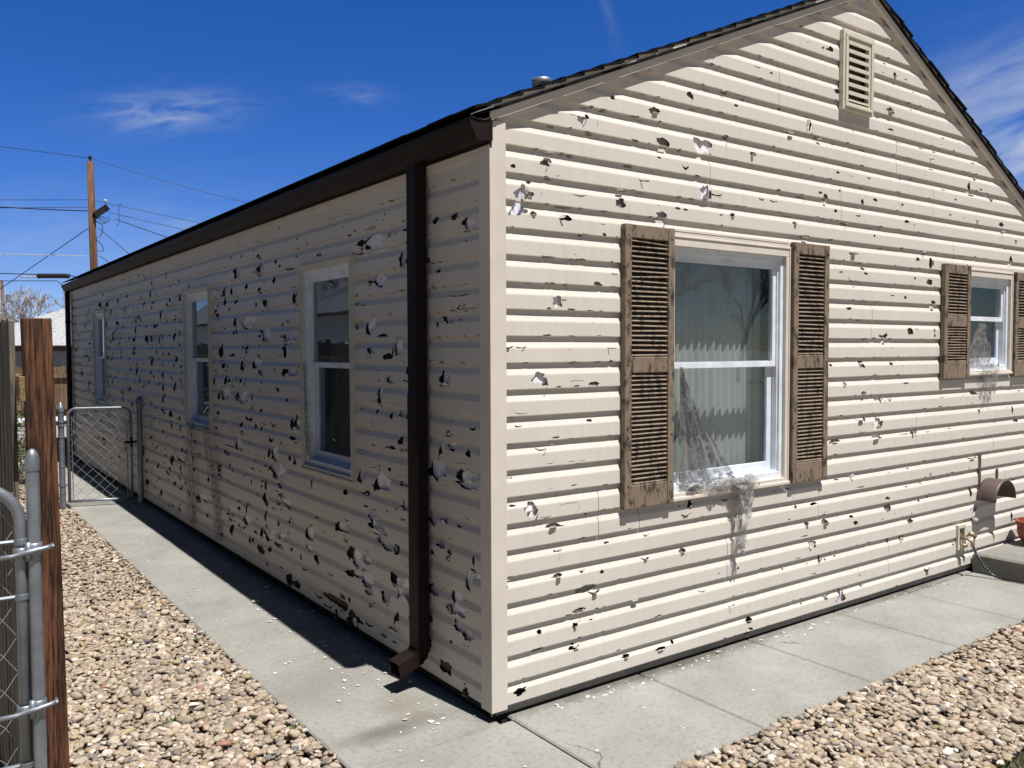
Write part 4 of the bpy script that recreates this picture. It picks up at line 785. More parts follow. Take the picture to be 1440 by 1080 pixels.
# ---- gable vent
b = MB(); ring(b, 'G', 2.715, 3.065, 3.288, 3.792, .060, .062, -.002, .030); ring(b, 'G', 2.735, 3.045, 3.308, 3.772, .022, .022, .030, .038)
gv = b.build('gable_vent', TRIMY, house, bevel=.003)
b = MB()
for i in range(8):
    z = 3.355+.053*i; b.box((2.776, -.026, z-.003), (3.004, .012, z+.003), Matrix.Rotation(R(40), 3, 'X'), (2.89, -.006, z))
    b.box((2.776, -.030, z-.017), (3.004, -.021, z+.006))
b.build('louver', TRIMY, gv)
b = MB(); frame_box(b, 'G', 2.74, 3.04, 3.31, 3.77, -.035, -.03); b.build('backing', mat('dim_vent_cavity', (.10,.08,.06), .8), gv)
# ---- outlet block and spigot
BRASS = mat('aged_brass', (.30,.24,.15), .45, .3, 30, metal=.5)
b = MB(); ring(b, 'G', 4.325, 4.445, .200, .392, .022, .028, -.006, .018); frame_box(b, 'G', 4.34, 4.43, .21, .38, -.012, -.004)
ob = b.build('mounting_block', TRIMY, house, bevel=.003)
b = MB(); frame_box(b, 'G', 4.362, 4.412, .305, .345, -.004, .002); b.build('outlet_face', mat('tan_outlet', (.22,.16,.07), .5), ob)
b = MB(); b.tube([(4.40,-.0,.285),(4.40,-.055,.285),(4.405,-.085,.265),(4.405,-.088,.235)], .012, 10)
b.tube([(4.40,-.045,.285),(4.445,-.060,.310)], .007, 8); b.tube([(4.43,-.050,.325),(4.475,-.075,.300)], .016, 8); b.tube([(4.36,-.02,.24),(4.385,-.06,.235)], .012, 8)
b.build('spigot', BRASS, house, smooth=True)
# ---- brown hood: half round ribbed canopy with its hanger strap
HOOD = mat('faded_brown_metal', (.085,.062,.052), .5, .2, 8)
b = MB(); n = 22; r = .155; rings = []
for j in range(9):
    y = -.004 - .150*j/8; rr = r + (.007 if j % 2 else 0)
    rings += [(4.79+rr*math.cos(math.pi*(1-i/n))*1.05, y, .555+rr*math.sin(math.pi*(1-i/n))) for i in range(n+1)]
b.add(rings, [(j*(n+1)+i, j*(n+1)+i+1, (j+1)*(n+1)+i+1, (j+1)*(n+1)+i) for j in range(8) for i in range(n)])
hd = b.build('vent_hood', HOOD, house, smooth=True, solid=.003)
for q in (((4.655, -.008, .66), (4.685, .001, .915)), ((4.945, -.012, .66), (4.965, -.001, .775))): b = MB(); b.box(*q); b.build('hanger_strap', HOOD, hd)
b = MB(); b.lathe((0,0,0), [(0,0)], 3) if False else b.tube([(4.60,.004,.395),(4.60,-.028,.39)], .026, 14); b.build('vent_plug', mat('grey_plug', (.25,.24,.23), .6), house, smooth=True)

# ---------------------------------------------------------------- hose
HOSE = mat('black_rubber', (.008,.008,.009), .35, .3, 30)
pts = [(4.405,-.088,.240),(4.415,-.10,.20),(4.43,-.115,.15),(4.445,-.15,.09),(4.46,-.20,.035),(4.475,-.27,.014),(4.49,-.36,.013),(4.50,-.48,.013),(4.50,-.62,.013),(4.49,-.75,.013),(4.50,-.95,.0)]
def smoothp(pts, k=5):
    out = []
    for i in range(len(pts)-1):
        p0, p1, p2, p3 = (Vector(pts[max(i-1, 0)]), Vector(pts[i]), Vector(pts[i+1]), Vector(pts[min(i+2, len(pts)-1)]))
        for j in range(k):
            t = j/k; out.append(.5*((2*p1)+(-p0+p2)*t+(2*p0-5*p1+4*p2-p3)*t*t+(-p0+3*p1-3*p2+p3)*t**3))
    return out+[Vector(pts[-1])]
hose = empty('garden_hose', pts[4], 'black garden hose running from the brass spigot down beside the concrete step', 'hose')
sp = smoothp(pts)
b = MB(); b.tube(sp, .0095, 10); b.build('hose_tube', HOSE, hose, smooth=True)
b = MB(); co = []
for i in range(0, 20):
    p = sp[i] if i < len(sp) else sp[-1]
for i in range(140):
    t = i/139*19; k = int(t); p = sp[k].lerp(sp[min(k+1, len(sp)-1)], t-k); tg = (sp[min(k+1, len(sp)-1)]-sp[k]).normalized()
    x = tg.cross(Vector((1,0,0))).normalized(); y = tg.cross(x); a = t*4.4
    co.append(p+x*.0125*math.cos(a)+y*.0125*math.sin(a))
b.tube(co, .0022, 5); b.build('spring_guard', GALV, hose)
b = MB(); b.tube([(4.405,-.088,.262),(4.405,-.088,.232)], .016, 8); b.build('coupling', BRASS, hose)
# ---------------------------------------------------------------- flower pot
POT = mat('terracotta_red', (.20,.045,.028), .6, .25, 14, bump=.3, bscale=30)
b = MB(); c = (5.24, -.21, .15)
b.lathe(c, [(0,.001),(.095,.001),(.135,.05),(.155,.10),(.155,.145),(.150,.155),(.165,.160),(.168,.195),(.160,.200),(.148,.198),(.142,.165),(0,.160)], 40)
pot = b.build('flower_pot', POT, smooth=True, loc=c); tag(pot, 'round red clay pot standing on the concrete step', 'flower pot')
for v in pot.data.vertices:
    a = math.atan2(v.co.y, v.co.x); v.co.x *= 1+.02*math.sin(9*a); v.co.y *= 1+.02*math.sin(9*a)
m = pot.modifiers.new('b', 'EDGE_SPLIT'); m.split_angle = R(50)

# ---------------------------------------------------------------- chain link gates
def chain(b, A, B, z0, z1, d=.062, r=.0016, off=0.0):
    # diamond mesh as zig-zag wires between A and B (2-D points)
    A = Vector((*A, 0)); B = Vector((*B, 0)); L_ = (B-A).length; ex = (B-A)/L_; nrm = Vector((-ex.y, ex.x, 0))
    n = int(L_/d)
    for i in range(n+1):
        pts = []; m = int((z1-z0)/d)
        for j in range(m+1):
            s = (i + ((j+i) % 2))*d
            s = min(max(s, 0), L_); pts.append(A+ex*s+nrm*(.003 if (j+i) % 2 else -.003)+Vector((0,0,z0+j*(z1-z0)/m)))
        b.tube(pts, r, 4, cap=False)
        continue
        pts2 = []
        for j in range(m+1):
            s = (i + (0 if (j % 2) else 1))*d; s = min(max(s, 0), L_); pts2.append(A+ex*s-nrm*(.003 if j % 2 else -.003)+Vector((0,0,z0+j*(z1-z0)/m)))
        if i == 0 or i == n: b.tube(pts2, r, 4, cap=False)
def gate_frame(b, A, B, z0, z1, r, rc=.10):
    A = Vector((*A, 0)); B = Vector((*B, 0)); L_ = (B-A).length; ex = (B-A)/L_
    P = lambda s, z: A+ex*s+Vector((0,0,z))
    pts = [P(0, z0)]
    pts += [P(0, z1-rc)] + [P(rc-rc*math.cos(t), z1-rc+rc*math.sin(t)) for t in [math.pi/2*k/8 for k in range(1, 9)]]
    pts += [P(L_-rc+rc*math.sin(t), z1-rc+rc*math.cos(t)) for t in [math.pi/2*k/8 for k in range(0, 9)]] + [P(L_, z0)]
    b.tube(pts, r, 12); b.tube([P(0, z0+.01), P(L_, z0+.01)], r*.95, 12)
GA, GB = (-.735, 7.30), (-.125, 7.10)
gate = empty('chain_link_gate', (-.43, 7.20, 0), 'narrow chain link gate closing the side walkway against the shaded wall', 'gate', None)
b = MB(); gate_frame(b, GA, GB, .055, 1.105, .0165, .09); b.build('frame', GALV, gate, smooth=True)
b = MB(); chain(b, GA, GB, .06, 1.085, .060, .0027); b.build('mesh', WIRE, gate)
b = MB(); b.tube([(-.165,7.113,.08),(-.165,7.113,.98)], .005, 6)
for z in (.12,.30,.48,.66,.84,.96): b.tube([(-.165,7.112,z),(-.12,7.08,z),(-.105,7.10,z)], .005, 6)
b.build('tension_bar', GALV, gate)
b = MB(); b.tube([(-.70,7.289,.08),(-.70,7.289,1.03)], .005, 6); b.build('tension_bar', GALV, gate)
b = MB(); b.box((-.20, 7.065, .70), (-.02, 7.085, .725)); b.box((-.135,7.05,.66),(-.115,7.09,.77)); b.tube([(-.025,7.075,.71),(.0,7.05,.64),(-.01,7.04,.55)], .006, 6); b.build('latch', BLACK, gate)
for z in (.25, .92): b = MB(); b.tube([(-.80,7.33,z),(-.735,7.30,z)], .012, 8); b.lathe((-.80,7.33,z-.015), [(.037,0),(.037,.03)], 14); b.build('hinge', GALV, gate)
def post(name, x, y, z0, z1, r, label, cap='point', parts=True, group=None):
    p = empty(name, (x, y, z0), label, 'post', group)
    b = MB(); b.lathe((x, y, z0), [(0,0),(r,0),(r,z1-z0-.03),(0,z1-z0-.03)], 20); b.build('pipe', GALV, p, smooth=True).modifiers.new('e', 'EDGE_SPLIT')
    b = MB()
    if cap == 'point': pr = [(r*1.12,-.055),(r*1.14,-.01),(r*1.0,.0),(r*.75,.022),(r*.35,.045),(r*.15,.055),(0,.058)]
    else: pr = [(r*1.08,-.045),(r*1.12,-.040),(r*1.12,-.012),(r*1.04,-.006),(r*.92,.008),(r*.6,.022),(r*.25,.028),(0,.029)]
    b.lathe((x, y, z1-.03), pr, 20); b.build('cap', GALV, p, smooth=True); return p
gp_ = post('gate_post', -.80, 7.33, -.06, 1.155, .031, 'steel gate post with pointed cap holding the hinges of the chain link gate', 'point')
for z in (.95, .78, .45, .15): b = MB(); b.lathe((-.80,7.33,z), [(.034,0),(.0365,.01),(.034,.02)], 18); b.build('band', GALV, gp_)
post('gate_post', -.045, 7.03, -.0, 1.235, .031, 'steel latch post with domed cap standing against the shaded wall', 'dome')
# near gate, its post, timber post and board fence
NG = empty('tube_gate', (-2.4, 0.0, 0), 'galvanised tube gate with rounded corner at the left edge, hung on the near steel post', 'gate')
b = MB(); gate_frame(b, (-2.98, .02), (-1.903, -.015), .06, 1.315, .0185, .13); b.build('frame', GALV, NG, smooth=True)
b = MB(); chain(b, (-2.98, .03), (-1.92, -.004), .08, 1.29, .060, .0017); b.build('mesh', WIRE, NG)
for z in (1.115, .93, .36): b = MB(); b.lathe((-1.903,-.015,z), [(.0205,0),(.022,.004),(.022,.020),(.0205,.024)], 14); b.tube([(-1.922,-.012,z+.012),(-2.02,-.008,z+.012)], .007, 6); b.build('tie_band', GALV, NG)
for z in (1.075, .545):
    b = MB()
    # strap round the frame tube, pintle, strap round the post
    b.lathe((-1.903,-.015,z), [(.0205,0),(.0245,.002),(.0245,.030),(.0205,.032)], 16)
    b.lathe((-1.866,-.030,z+.010), [(.0210,0),(.0250,.002),(.0250,.034),(.0210,.036)], 16)
    b.tube([(-2.02,-.030,z+.005),(-1.93,-.040,z+.008),(-1.90,-.047,z+.016),(-1.87,-.062,z+.024),(-1.835,-.050,z+.026),(-1.815,-.048,z+.030)], .0085, 8)
    b.tube([(-1.885,-.045,z-.01),(-1.885,-.045,z+.05)], .0095, 8)
    b.tube([(-1.815,-.060,z+.030),(-1.812,-.02,z+.030)], .006, 6)
    b.build('hinge', GALV, NG, smooth=True)
post('gate_post', -1.866, -.030, -.06, 1.435, .0205, 'thick galvanised steel post with domed cap beside the brown timber post', 'dome')
TP = (-1.800, .185)
b = MB(); a = .0445; m_ = 30; rg = random.Random(5); vs = []; fs = []
for i in range(m_+1):
    z = -.08+(1.87+.08)*i/m_; lean = -.020*(z-.3)/1.6
    for (sx, sy) in ((-1,-1),(1,-1),(1,1),(-1,1)):
        vs.append((TP[0]+lean+sx*a+noise.noise(Vector((z*3,sx,sy)))*.0015, TP[1]+sy*a+noise.noise(Vector((z*3,sx+5,sy)))*.0015, z+(rg.uniform(-.003,.003) if i == m_ else 0)))
for i in range(m_):
    for k in range(4): fs.append((i*4+k, i*4+(k+1) % 4, i*4+4+(k+1) % 4, i*4+4+k))
fs += [(m_*4,m_*4+1,m_*4+2,m_*4+3)]
b.add(vs, fs)
tp = b.build('timber_post', POSTW, bevel=.004, loc=(TP[0], TP[1], 0)); tag(tp, 'square reddish brown stained timber post at the near end of the board fence', 'post')
fence = empty('board_fence', (-1.93, 3.0, 0), 'weathered grey board fence running back along the left side of the gravel', 'fence')
rg = random.Random(8)
y = .265
k = 0
while y < 12.3:
    w_ = .135; h_ = 1.86+rg.uniform(-.03, .03) if k else 1.87
    b = MB(); vs = []
    top = [h_+rg.uniform(-.012, .012) for _ in range(6)]
    for i in range(6):
        yy = y+w_*i/5; xx = -1.889+rg.uniform(-.0015,.0015)
        vs += [(xx-.009, yy, -.07), (xx+.009, yy, -.07), (xx+.009, yy, top[i]), (xx-.009, yy, top[i])]
    fs = []
    for i in range(5):
        for q in range(4): fs.append((i*4+q, i*4+(q+1) % 4, i*4+4+(q+1) % 4, i*4+4+q))
    fs += [(0,1,2,3), (23,22,21,20)]
    b.add(vs, fs); b.build('board', GREYW, fence); y += w_+rg.uniform(.004, .012); k += 1
for z in (.25, 1.58):
    b = MB(); b.box((-1.8795, .150, z), (-1.8465, 12.2, z+.089)); b.build('rail', ENDW, fence, bevel=.002)
for yy in (2.6, 5.0, 7.4, 9.8, 12.1): b = MB(); b.box((-1.846, yy, -.07), (-1.765, yy+.088, 1.8)); b.build('fence_post', GREYW, fence)
# ---------------------------------------------------------------- gravel
def ico(sub):
    bm = bmesh.new(); bmesh.ops.create_icosphere(bm, subdivisions=sub, radius=1); bm.verts.ensure_lookup_table()
    v = np.array([q.co[:] for q in bm.verts], dtype=np.float64); f = np.array([[q.index for q in t.verts] for t in bm.faces]); bm.free(); return v, f
PAL = np.array([(.30,.245,.170),(.33,.275,.20),(.26,.212,.150),(.36,.31,.235),(.30,.228,.165),(.215,.185,.145),(.38,.335,.27),(.25,.185,.10),(.32,.25,.195),(.19,.17,.145),(.42,.385,.33),(.13,.13,.145),(.30,.25,.13),(.24,.11,.08),(.50,.47,.43)])
PW = np.array([15,15,14,12,9,9,8,4,6,5,3,1.3,2.2,.6,.9]); PW = PW/PW.sum()
def pebbles(name, regions, seed, mat_, smin=.009, smax=.034):
    rng = np.random.default_rng(seed); V = []; F = []; Cc = []; base_ = 0
    for (x0, y0, x1, y1, dens, sub, layer, pinch) in regions:
        tv, tf = ico(sub); n = int((x1-x0)*(y1-y0)*dens)
        pos = np.stack([rng.uniform(x0, x1, n), rng.uniform(y0, y1, n)], 1)
        s = smin + (smax-smin)*rng.beta(1.3, 3.3, n)
        ax = np.stack([s*rng.uniform(.95, 1.45, n), s*rng.uniform(.75, 1.05, n), s*rng.uniform(.38, .72, n)], 1)
        th = rng.uniform(0, 2*np.pi, n); tl = rng.normal(0, .30, n); tz = rng.uniform(0, 2*np.pi, n)
        z = -.052 + layer*rng.uniform(.0, 1, n)**.8 + ax[:, 2]*.5
        # slightly lower against slabs
        z += .010*((pos[:, 0] > -.80) & (pos[:, 0] < -.73) | (pos[:, 1] < -.78) & (pos[:, 1] > -.86)); lob = rng.normal(0, 1, (n, 3, 3)); col = PAL[rng.choice(len(PAL), n, p=PW)]*rng.uniform(.78, 1.2, (n, 1)); col = (col*.80+col.mean(1, keepdims=True)*.20)*np.array([1.17, 1.14, 1.14])
        P = np.repeat(tv[None], n, 0)                      # n,m,3
        for k in range(3):                                 # lumpy, a little angular
            d = lob[:, k]/np.linalg.norm(lob[:, k], axis=1, keepdims=True)
            q = np.einsum('nmj,nj->nm', P, d); P = P - np.maximum(q-.62, 0)[..., None]*.75*d[:, None, :]
        P = P*(1+rng.normal(0, .035, (n, tv.shape[0], 1)))
        P = P*ax[:, None, :]
        c, s_ = np.cos(tl)[:, None], np.sin(tl)[:, None]; Y = P[..., 1]*c-P[..., 2]*s_; Z = P[..., 1]*s_+P[..., 2]*c; X = P[..., 0]
        c, s_ = np.cos(th)[:, None], np.sin(th)[:, None]; X, Y = X*c-Y*s_, X*s_+Y*c
        X += pos[:, 0:1]; Y += pos[:, 1:2]; Z += z[:, None]
        V.append(np.stack([X, Y, Z], -1).reshape(-1, 3)); m = tv.shape[0]
        F.append((tf[None]+(np.arange(n)*m)[:, None, None]+base_).reshape(-1, 3)); base_ += n*m
        Cc.append(np.repeat(col, m, 0))
    V = np.concatenate(V); F = np.concatenate(F); Cc = np.concatenate(Cc)
    me = bpy.data.meshes.new(name); me.vertices.add(len(V)); me.vertices.foreach_set('co', V.astype(np.float32).ravel())
    me.loops.add(len(F)*3); me.loops.foreach_set('vertex_index', F.astype(np.int32).ravel())
    me.polygons.add(len(F)); me.polygons.foreach_set('loop_start', np.arange(0, len(F)*3, 3, dtype=np.int32)); me.polygons.foreach_set('loop_total', np.full(len(F), 3, dtype=np.int32))
    me.polygons.foreach_set('use_smooth', np.ones(len(F), dtype=bool)); me.update(calc_edges=True)
    ca = me.color_attributes.new('Col', 'FLOAT_COLOR', 'POINT'); ca.data.foreach_set('color', np.concatenate([Cc, np.ones((len(Cc), 1))], 1).astype(np.float32).ravel())
    me.materials.append(mat_); o = bpy.data.objects.new(name, me); COL.objects.link(o); return o
PEB = attr_mat('river_pebble', .65, .25, 70)
g = pebbles('gravel', [(-1.78, -.6, -.735, 3.2, 3000, 2, .034, 0), (-1.78, 3.2, -.738, 7.6, 2700, 1, .034, 0), (-1.78, 7.6, -.755, 11.4, 1400, 1, .034, 0)], 3, PEB)
tag(g, 'tan river pebbles filling the strip left of the side walkway', 'gravel', kind='stuff')
g = pebbles('gravel', [(-.70, -1.57, 4.5, -.795, 3100, 2, .034, 0)], 5, PEB, .009, .034)
tag(g, 'tan and pink river pebbles in front of the gable walkway', 'gravel', kind='stuff')
# a few stones strayed onto the slab edges
g = pebbles('stray_pebbles', [(-.775, .0, -.715, 6.5, 210, 2, .0, 0), (-.2, -.83, 4.4, -.775, 190, 2, .0, 0)], 15, PEB, .010, .020)
for v in g.data.vertices: v.co.z += .047
tag(g, 'loose pebbles strayed onto the slab edges', 'gravel', kind='stuff')
# siding chips knocked off by hail
def chips(name, regs, seed, label):
    rg = random.Random(seed); mb = MB()
    for (x0, y0, x1, y1, n, z, smx) in regs:
        for _ in range(n):
            cx, cy = rg.uniform(x0, x1), rg.uniform(y0, y1); s = rg.uniform(.006, smx)*(1 if rg.random() > .1 else 1.6); k = rg.choice((4, 5, 6)); ph = rg.uniform(0, 6.28)
            tilt = rg.uniform(-.35, .35); asp = rg.uniform(.3, .9); p = []
            ca, sa = math.cos(ph), math.sin(ph)
            for i in range(k):
                t = 6.283*i/k; r = s*rg.uniform(.6, 1.15); lx, ly = r*math.cos(t), r*asp*math.sin(t); p.append((cx+lx*ca-ly*sa, cy+lx*sa+ly*ca, z+abs(ly)*.3+lx*tilt*.5+s*abs(tilt)*.5+.0015))
            mb.add(p, [tuple(range(k))])
    o = mb.build(name, mat('pale_vinyl_chip', (.62,.59,.54), .5, .1, 20), solid=.0012); tag(o, label, 'debris', kind='stuff'); return o
chips('siding_chips', [(-.70, -.78, -.02, 3.0, 45, .0, .013), (-.70, 3, -.02, 7, 40, .0, .014), (0, -.76, 4.4, -.05, 12, .0, .010), (.3, -.09, 4.3, -.01, 90, .0, .013),
    (-.35, 0, -.02, 3, 60, .0, .02)], 2, 'broken chips of cream siding scattered on the walkway slabs')
chips('siding_chips', [(-1.75, .0, -.78, 6, 60, -.012, .026), (0, -1.6, 4.4, -.84, 26, -.010, .026)], 6, 'broken chips of cream siding lying on the pebbles')
# grass at the lower right corner
rng = random.Random(12); mb = MB()
for _ in range(16000):
    x = rng.uniform(.6, 4.6); y = -1.535-abs(rng.gauss(0, .5)) - .02*math.sin(x*9)
    if x < 1.5 and rng.random() < .8: continue
    h = rng.uniform(.025, .07); a = rng.uniform(0, 6.28); w_ = .0018; lx, ly = math.cos(a)*h*.5, math.sin(a)*h*.5
    mb.add([(x-w_*math.sin(a), y+w_*math.cos(a), -.06), (x+w_*math.sin(a), y-w_*math.cos(a), -.06), (x+lx*.5, y+ly*.5, -.07+h*.75), (x+lx, y+ly, -.07+h)], [(0,1,2),(1,3,2)])
o = mb.build('grass', mat('lawn_grass', (.05,.085,.02), .8, 0, 2.5, c2=(.16,.17,.06))); tag(o, 'short green and straw coloured grass at the lower right corner', 'grass', kind='stuff')
# weeds at the slab edge
def weed(x, y, s, seed, label, z=-.03):
    rg = random.Random(seed); mb = MB()
    for _ in range(46):
        a = rg.uniform(0, 6.28); l = s*rg.uniform(.4, 1); e = rg.uniform(.2, 1.3); d = Vector((math.cos(a)*math.cos(e), math.sin(a)*math.cos(e), math.sin(e)))
        p = Vector((x+rg.uniform(-1,1)*s*.5, y+rg.uniform(-1,1)*s*.5, z)); sd = Vector((-math.sin(a), math.cos(a), 0))*l*.16
        mb.add([p, p+d*l*.6+sd, p+d*l, p+d*l*.6-sd], [(0,1,2,3)])
    o = mb.build('weed', mat('weed_leaf', (.07,.11,.025), .7, .3, 30), loc=(x, y, z)); tag(o, label, 'weed', 'weeds in the gravel')
weed(-.765, .50, .055, 1, 'small green weed at the slab corner nearest the camera'); weed(-.80, 2.05, .045, 2, 'small green weed at the walkway edge halfway to the gate')
weed(-1.22, .93, .05, 3, 'yellowish sprig standing alone in the middle of the pebbles'); weed(-.775, .30, .04, 4, 'tiny dark weed between pebbles and slab near the bottom edge')

# ---------------------------------------------------------------- behind the gate
BLK = mat('tan_block', (.17,.12,.08), .9, .25, 5, bump=.5, bscale=25)
lw = empty('block_wall', (-.7, 12.9, 0), 'low tan block wall across the end of the walkway', 'wall')
rg = random.Random(3)
b = MB()
for r_, (z0, z1) in enumerate(((-.09, .035), (.04, .165), (.17, .27))):
    x = -2.4 - .15*(r_ % 2)
    while x < .6:
        b.box((x+.004, 12.8+rg.uniform(-.01,.01), z0), (x+.385, 13.0, z1-.006)); x += .39
b.build('blocks', BLK, lw, bevel=.008)
wb = MB(); wb.box((-2.3, 13.15, -.09), (.9, 13.9, .52)); o = wb.build('storage_box', mat('white_painted_box', (.62,.62,.64), .5, .05, 3), bevel=.03, loc=(-.7, 13.5, 0))
tag(o, 'long white storage box behind the tan block wall', 'storage box')
lid = MB(); lid.box((-2.33, 13.12, .525), (.93, 13.93, .56)); lid.build('lid', mat('white_lid', (.66,.66,.68), .45, .05, 3), o, bevel=.01)
bf = empty('plank_fence', (0, 19.5, 0), 'brown plank fence standing in front of the white roofed garage', 'fence')
TAN = wood_mat('tan_fence_wood', (.09,.055,.03), (.22,.15,.095), 6)
x = -3.2; rg = random.Random(14)
b = MB()
while x < 3.0:
    b.box((x, 19.5, -.09), (x+.138, 19.52, 1.37+rg.uniform(-.02, .02))); x += .145
b.build('planks', TAN, bf)
for z in (.35, 1.10): b = MB(); b.box((-3.2,19.44,z),(3.0,19.499,z+.09)); b.build('rail', TAN, bf)
ga = empty('garage', (4, 27, 0), 'low pale blue garage with bright white shingle roof behind the plank fence', 'garage')
b = MB(); b.box((-.9, 24.6, -.09), (9, 30, 1.86)); b.build('wall', mat('pale_blue_siding', (.22,.25,.33), .6, .08, 3), ga)
zr0 = 1.90
ev = [(-1.3,24.1,zr0),(9.4,24.1,zr0),(9.4,30.5,zr0),(-1.3,30.5,zr0)]; rd = [(2.6,27.3,3.30),(6,27.3,3.30)]
b = MB(); b.add(ev+rd, [(0,1,5,4),(1,2,5),(2,3,4,5),(3,0,4)]); b.build('roof', mat('white_gravel_roof', (.16,.16,.18), .9, 0, 9, c2=(.33,.335,.35), bump=.5, bscale=40, thr=(.3,.5)), ga, solid=.08)
b = MB(); b.box((-1.28,24.07,zr0-.17),(9.38,24.10,zr0-.02)); b.build('fascia', BROWN, ga)
# ---------------------------------------------------------------- trees
def bare_tree(name, x, y, h, seed, m, label, cat='tree', group=None, depth=6, spread=.55, tr=.16, trunk=.28, twig=.012, lean=0):
    rg = random.Random(seed); t = empty(name, (x, y, -.09), label, cat, group); bt = MB(); bc = MB()
    def br(p, d, l, r, k):
        n = 3; pts = [p]; q = p; dd = d
        for i in range(n):
            dd = (dd + Vector((rg.gauss(0,.11), rg.gauss(0,.11), rg.gauss(0,.05)+.03))).normalized(); q = q+dd*l/n; pts.append(q)
        (bt if k >= depth-1 else bc).tube(pts, r, 8 if k >= depth-1 else (5 if k > depth-4 else 3), cap=False, r1=max(r*.62, twig*.6))
        if k == 0: return
        for j in range(3 if k > 1 else 4):
            a = rg.uniform(0, 6.28); s = rg.uniform(.5, 1.0)*spread*1.25
            ax = dd.orthogonal().normalized(); nd = (dd*math.cos(s) + (Matrix.Rotation(a, 3, dd) @ ax)*math.sin(s)); nd.z = nd.z*.85+.16; nd.normalize()
            st = pts[-1] if j else pts[rg.choice((1, 2))]
            br(st, nd, l*rg.uniform(.62, .84), max(r*.58, twig), k-1)
    br(Vector((x, y, -.09)), Vector((lean, 0, 1)).normalized(), h*trunk, tr, depth)
    bt.build('trunk', m, t); bc.build('crown', m, t); return t
BARK = mat('pale_bark', (.20,.18,.17), .9, .25, 8); BARKD = mat('dark_bark', (.06,.05,.045), .9, .3, 8)
BLOS = mat('blossom_twigs', (.34,.32,.33), .9, .3, 8)
G1 = 'bare trees beyond the garage'
bare_tree('bare_tree', 2.9, 44.0, 5.6, 21, BLOS, 'bare pale tree just left of the gutter end, below the hanging wires', group=G1, twig=.013, spread=.65)
bare_tree('bare_tree', 1.2, 41.0, 4.3, 22, BLOS, 'low pale bushy tree directly above the garage roof', group=G1, twig=.014, spread=.75, trunk=.22)
bare_tree('bare_tree', 4.9, 43.0, 6.4, 23, BARK, 'taller bare grey tree whose twigs rise behind the far end of the gutter', group=G1, twig=.012, spread=.55)
bare_tree('bare_tree', .2, 52.0, 5.0, 24, BLOS, 'pale bare tree at the left picture edge beside the farther pole', group=G1, twig=.015, spread=.7, trunk=.24)
bare_tree('bare_tree', 2.0, 60.0, 6.0, 25, BARK, 'distant bare tree between the two utility poles', group=G1, twig=.016, spread=.65)
# trees and house that the windows mirror
G2 = 'bare street trees mirrored in the gable windows'
for i, (x, y, h, s) in enumerate(((13, -10, 9, 31), (17, -17, 11, 32), (23, -15, 10, 33), (10, -18, 10, 34))):
    bare_tree('bare_tree', x*2.6, y*2.6, h*1.15, s, BARKD, ['bare dark tree across the front yard, nearest of the row', 'tall bare dark tree across the street, behind the nearest one', 'bare dark tree farthest right across the street', 'bare dark tree at the left of the street row'][i], group=G2, twig=.014, tr=.16, depth=6)
bare_tree('bare_tree', -8.2, 16.0, 10, 41, BARKD, 'dark bare tree beside the white neighbouring house', twig=.012, tr=.22, depth=6)
nb = empty('neighbour_house', (-8, 20, 0), 'white sided neighbouring house with grey roof beyond the board fence', 'house')
b = MB()
b.box((-11.9, 9.0, -.09), (-5.1, 27.0, 2.55))
k = 0
z = .1
while z < 2.5: b.box((-5.099, 9.0, z), (-5.085, 27.0, z+.17)); z += .2
b.build('wall', mat('white_clapboard', (.60,.60,.56), .6, .05, 3), nb)
b = MB(); b.add([(-4.7,8.6,2.50),(-8.5,8.6,4.2),(-12.3,8.6,2.50),(-4.7,27.4,2.50),(-8.5,27.4,4.2),(-12.3,27.4,2.50)], [(0,3,4,1),(1,4,5,2),(0,1,2),(3,5,4)])
b.build('roof', mat('grey_shingle_roof', (.09,.085,.09), .9, .3, 20), nb, solid=.08)
# shrub beyond the gate
def shrub(x, y, h, w_, seed, label, m, n=1500, ls=.035):
    rg = random.Random(seed); t = empty('shrub', (x, y, -.09), label, 'shrub'); bs = MB(); bl = MB()
    tips = []
    for i in range(16):
        a = rg.uniform(0, 6.28); e = rg.uniform(.75, 1.45); L_ = h*rg.uniform(.6, 1.05); d = Vector((math.cos(a)*math.cos(e)*w_/h*1.6, math.sin(a)*math.cos(e)*w_/h*1.6, math.sin(e)))
        pts = [Vector((x, y, -.09))+d*L_*k/4+Vector((rg.gauss(0,.02), rg.gauss(0,.02), 0))*k for k in range(5)]; bs.tube(pts, .009, 5, r1=.003); tips += pts[1:]
    for _ in range(n):
        c = rg.choice(tips)+Vector((rg.gauss(0,.08), rg.gauss(0,.08), rg.gauss(0,.08))); d = Vector((rg.gauss(0,1), rg.gauss(0,1), rg.gauss(.3,1))).normalized(); sd = d.orthogonal().normalized()*ls*.35; l = ls*rg.uniform(.6, 1.2)
        bl.add([c, c+d*l*.5+sd, c+d*l, c+d*l*.5-sd], [(0,1,2,3)])
    bs.build('stems', BARK, t); bl.build('leaves', m, t)
LEAF = mat('shrub_leaf', (.045,.075,.022), .7, .4, 9); LEAF2 = mat('dusty_leaf', (.10,.12,.05), .8, .35, 9)
shrub(-1.10, 9.6, 1.25, .55, 1, 'dark green leafy shrub seen through the gap beside the timber post', LEAF, 2200)
shrub(-1.35, 12.0, 1.7, .6, 2, 'dusty olive shrub against the end of the board fence', LEAF2, 1800, .04)
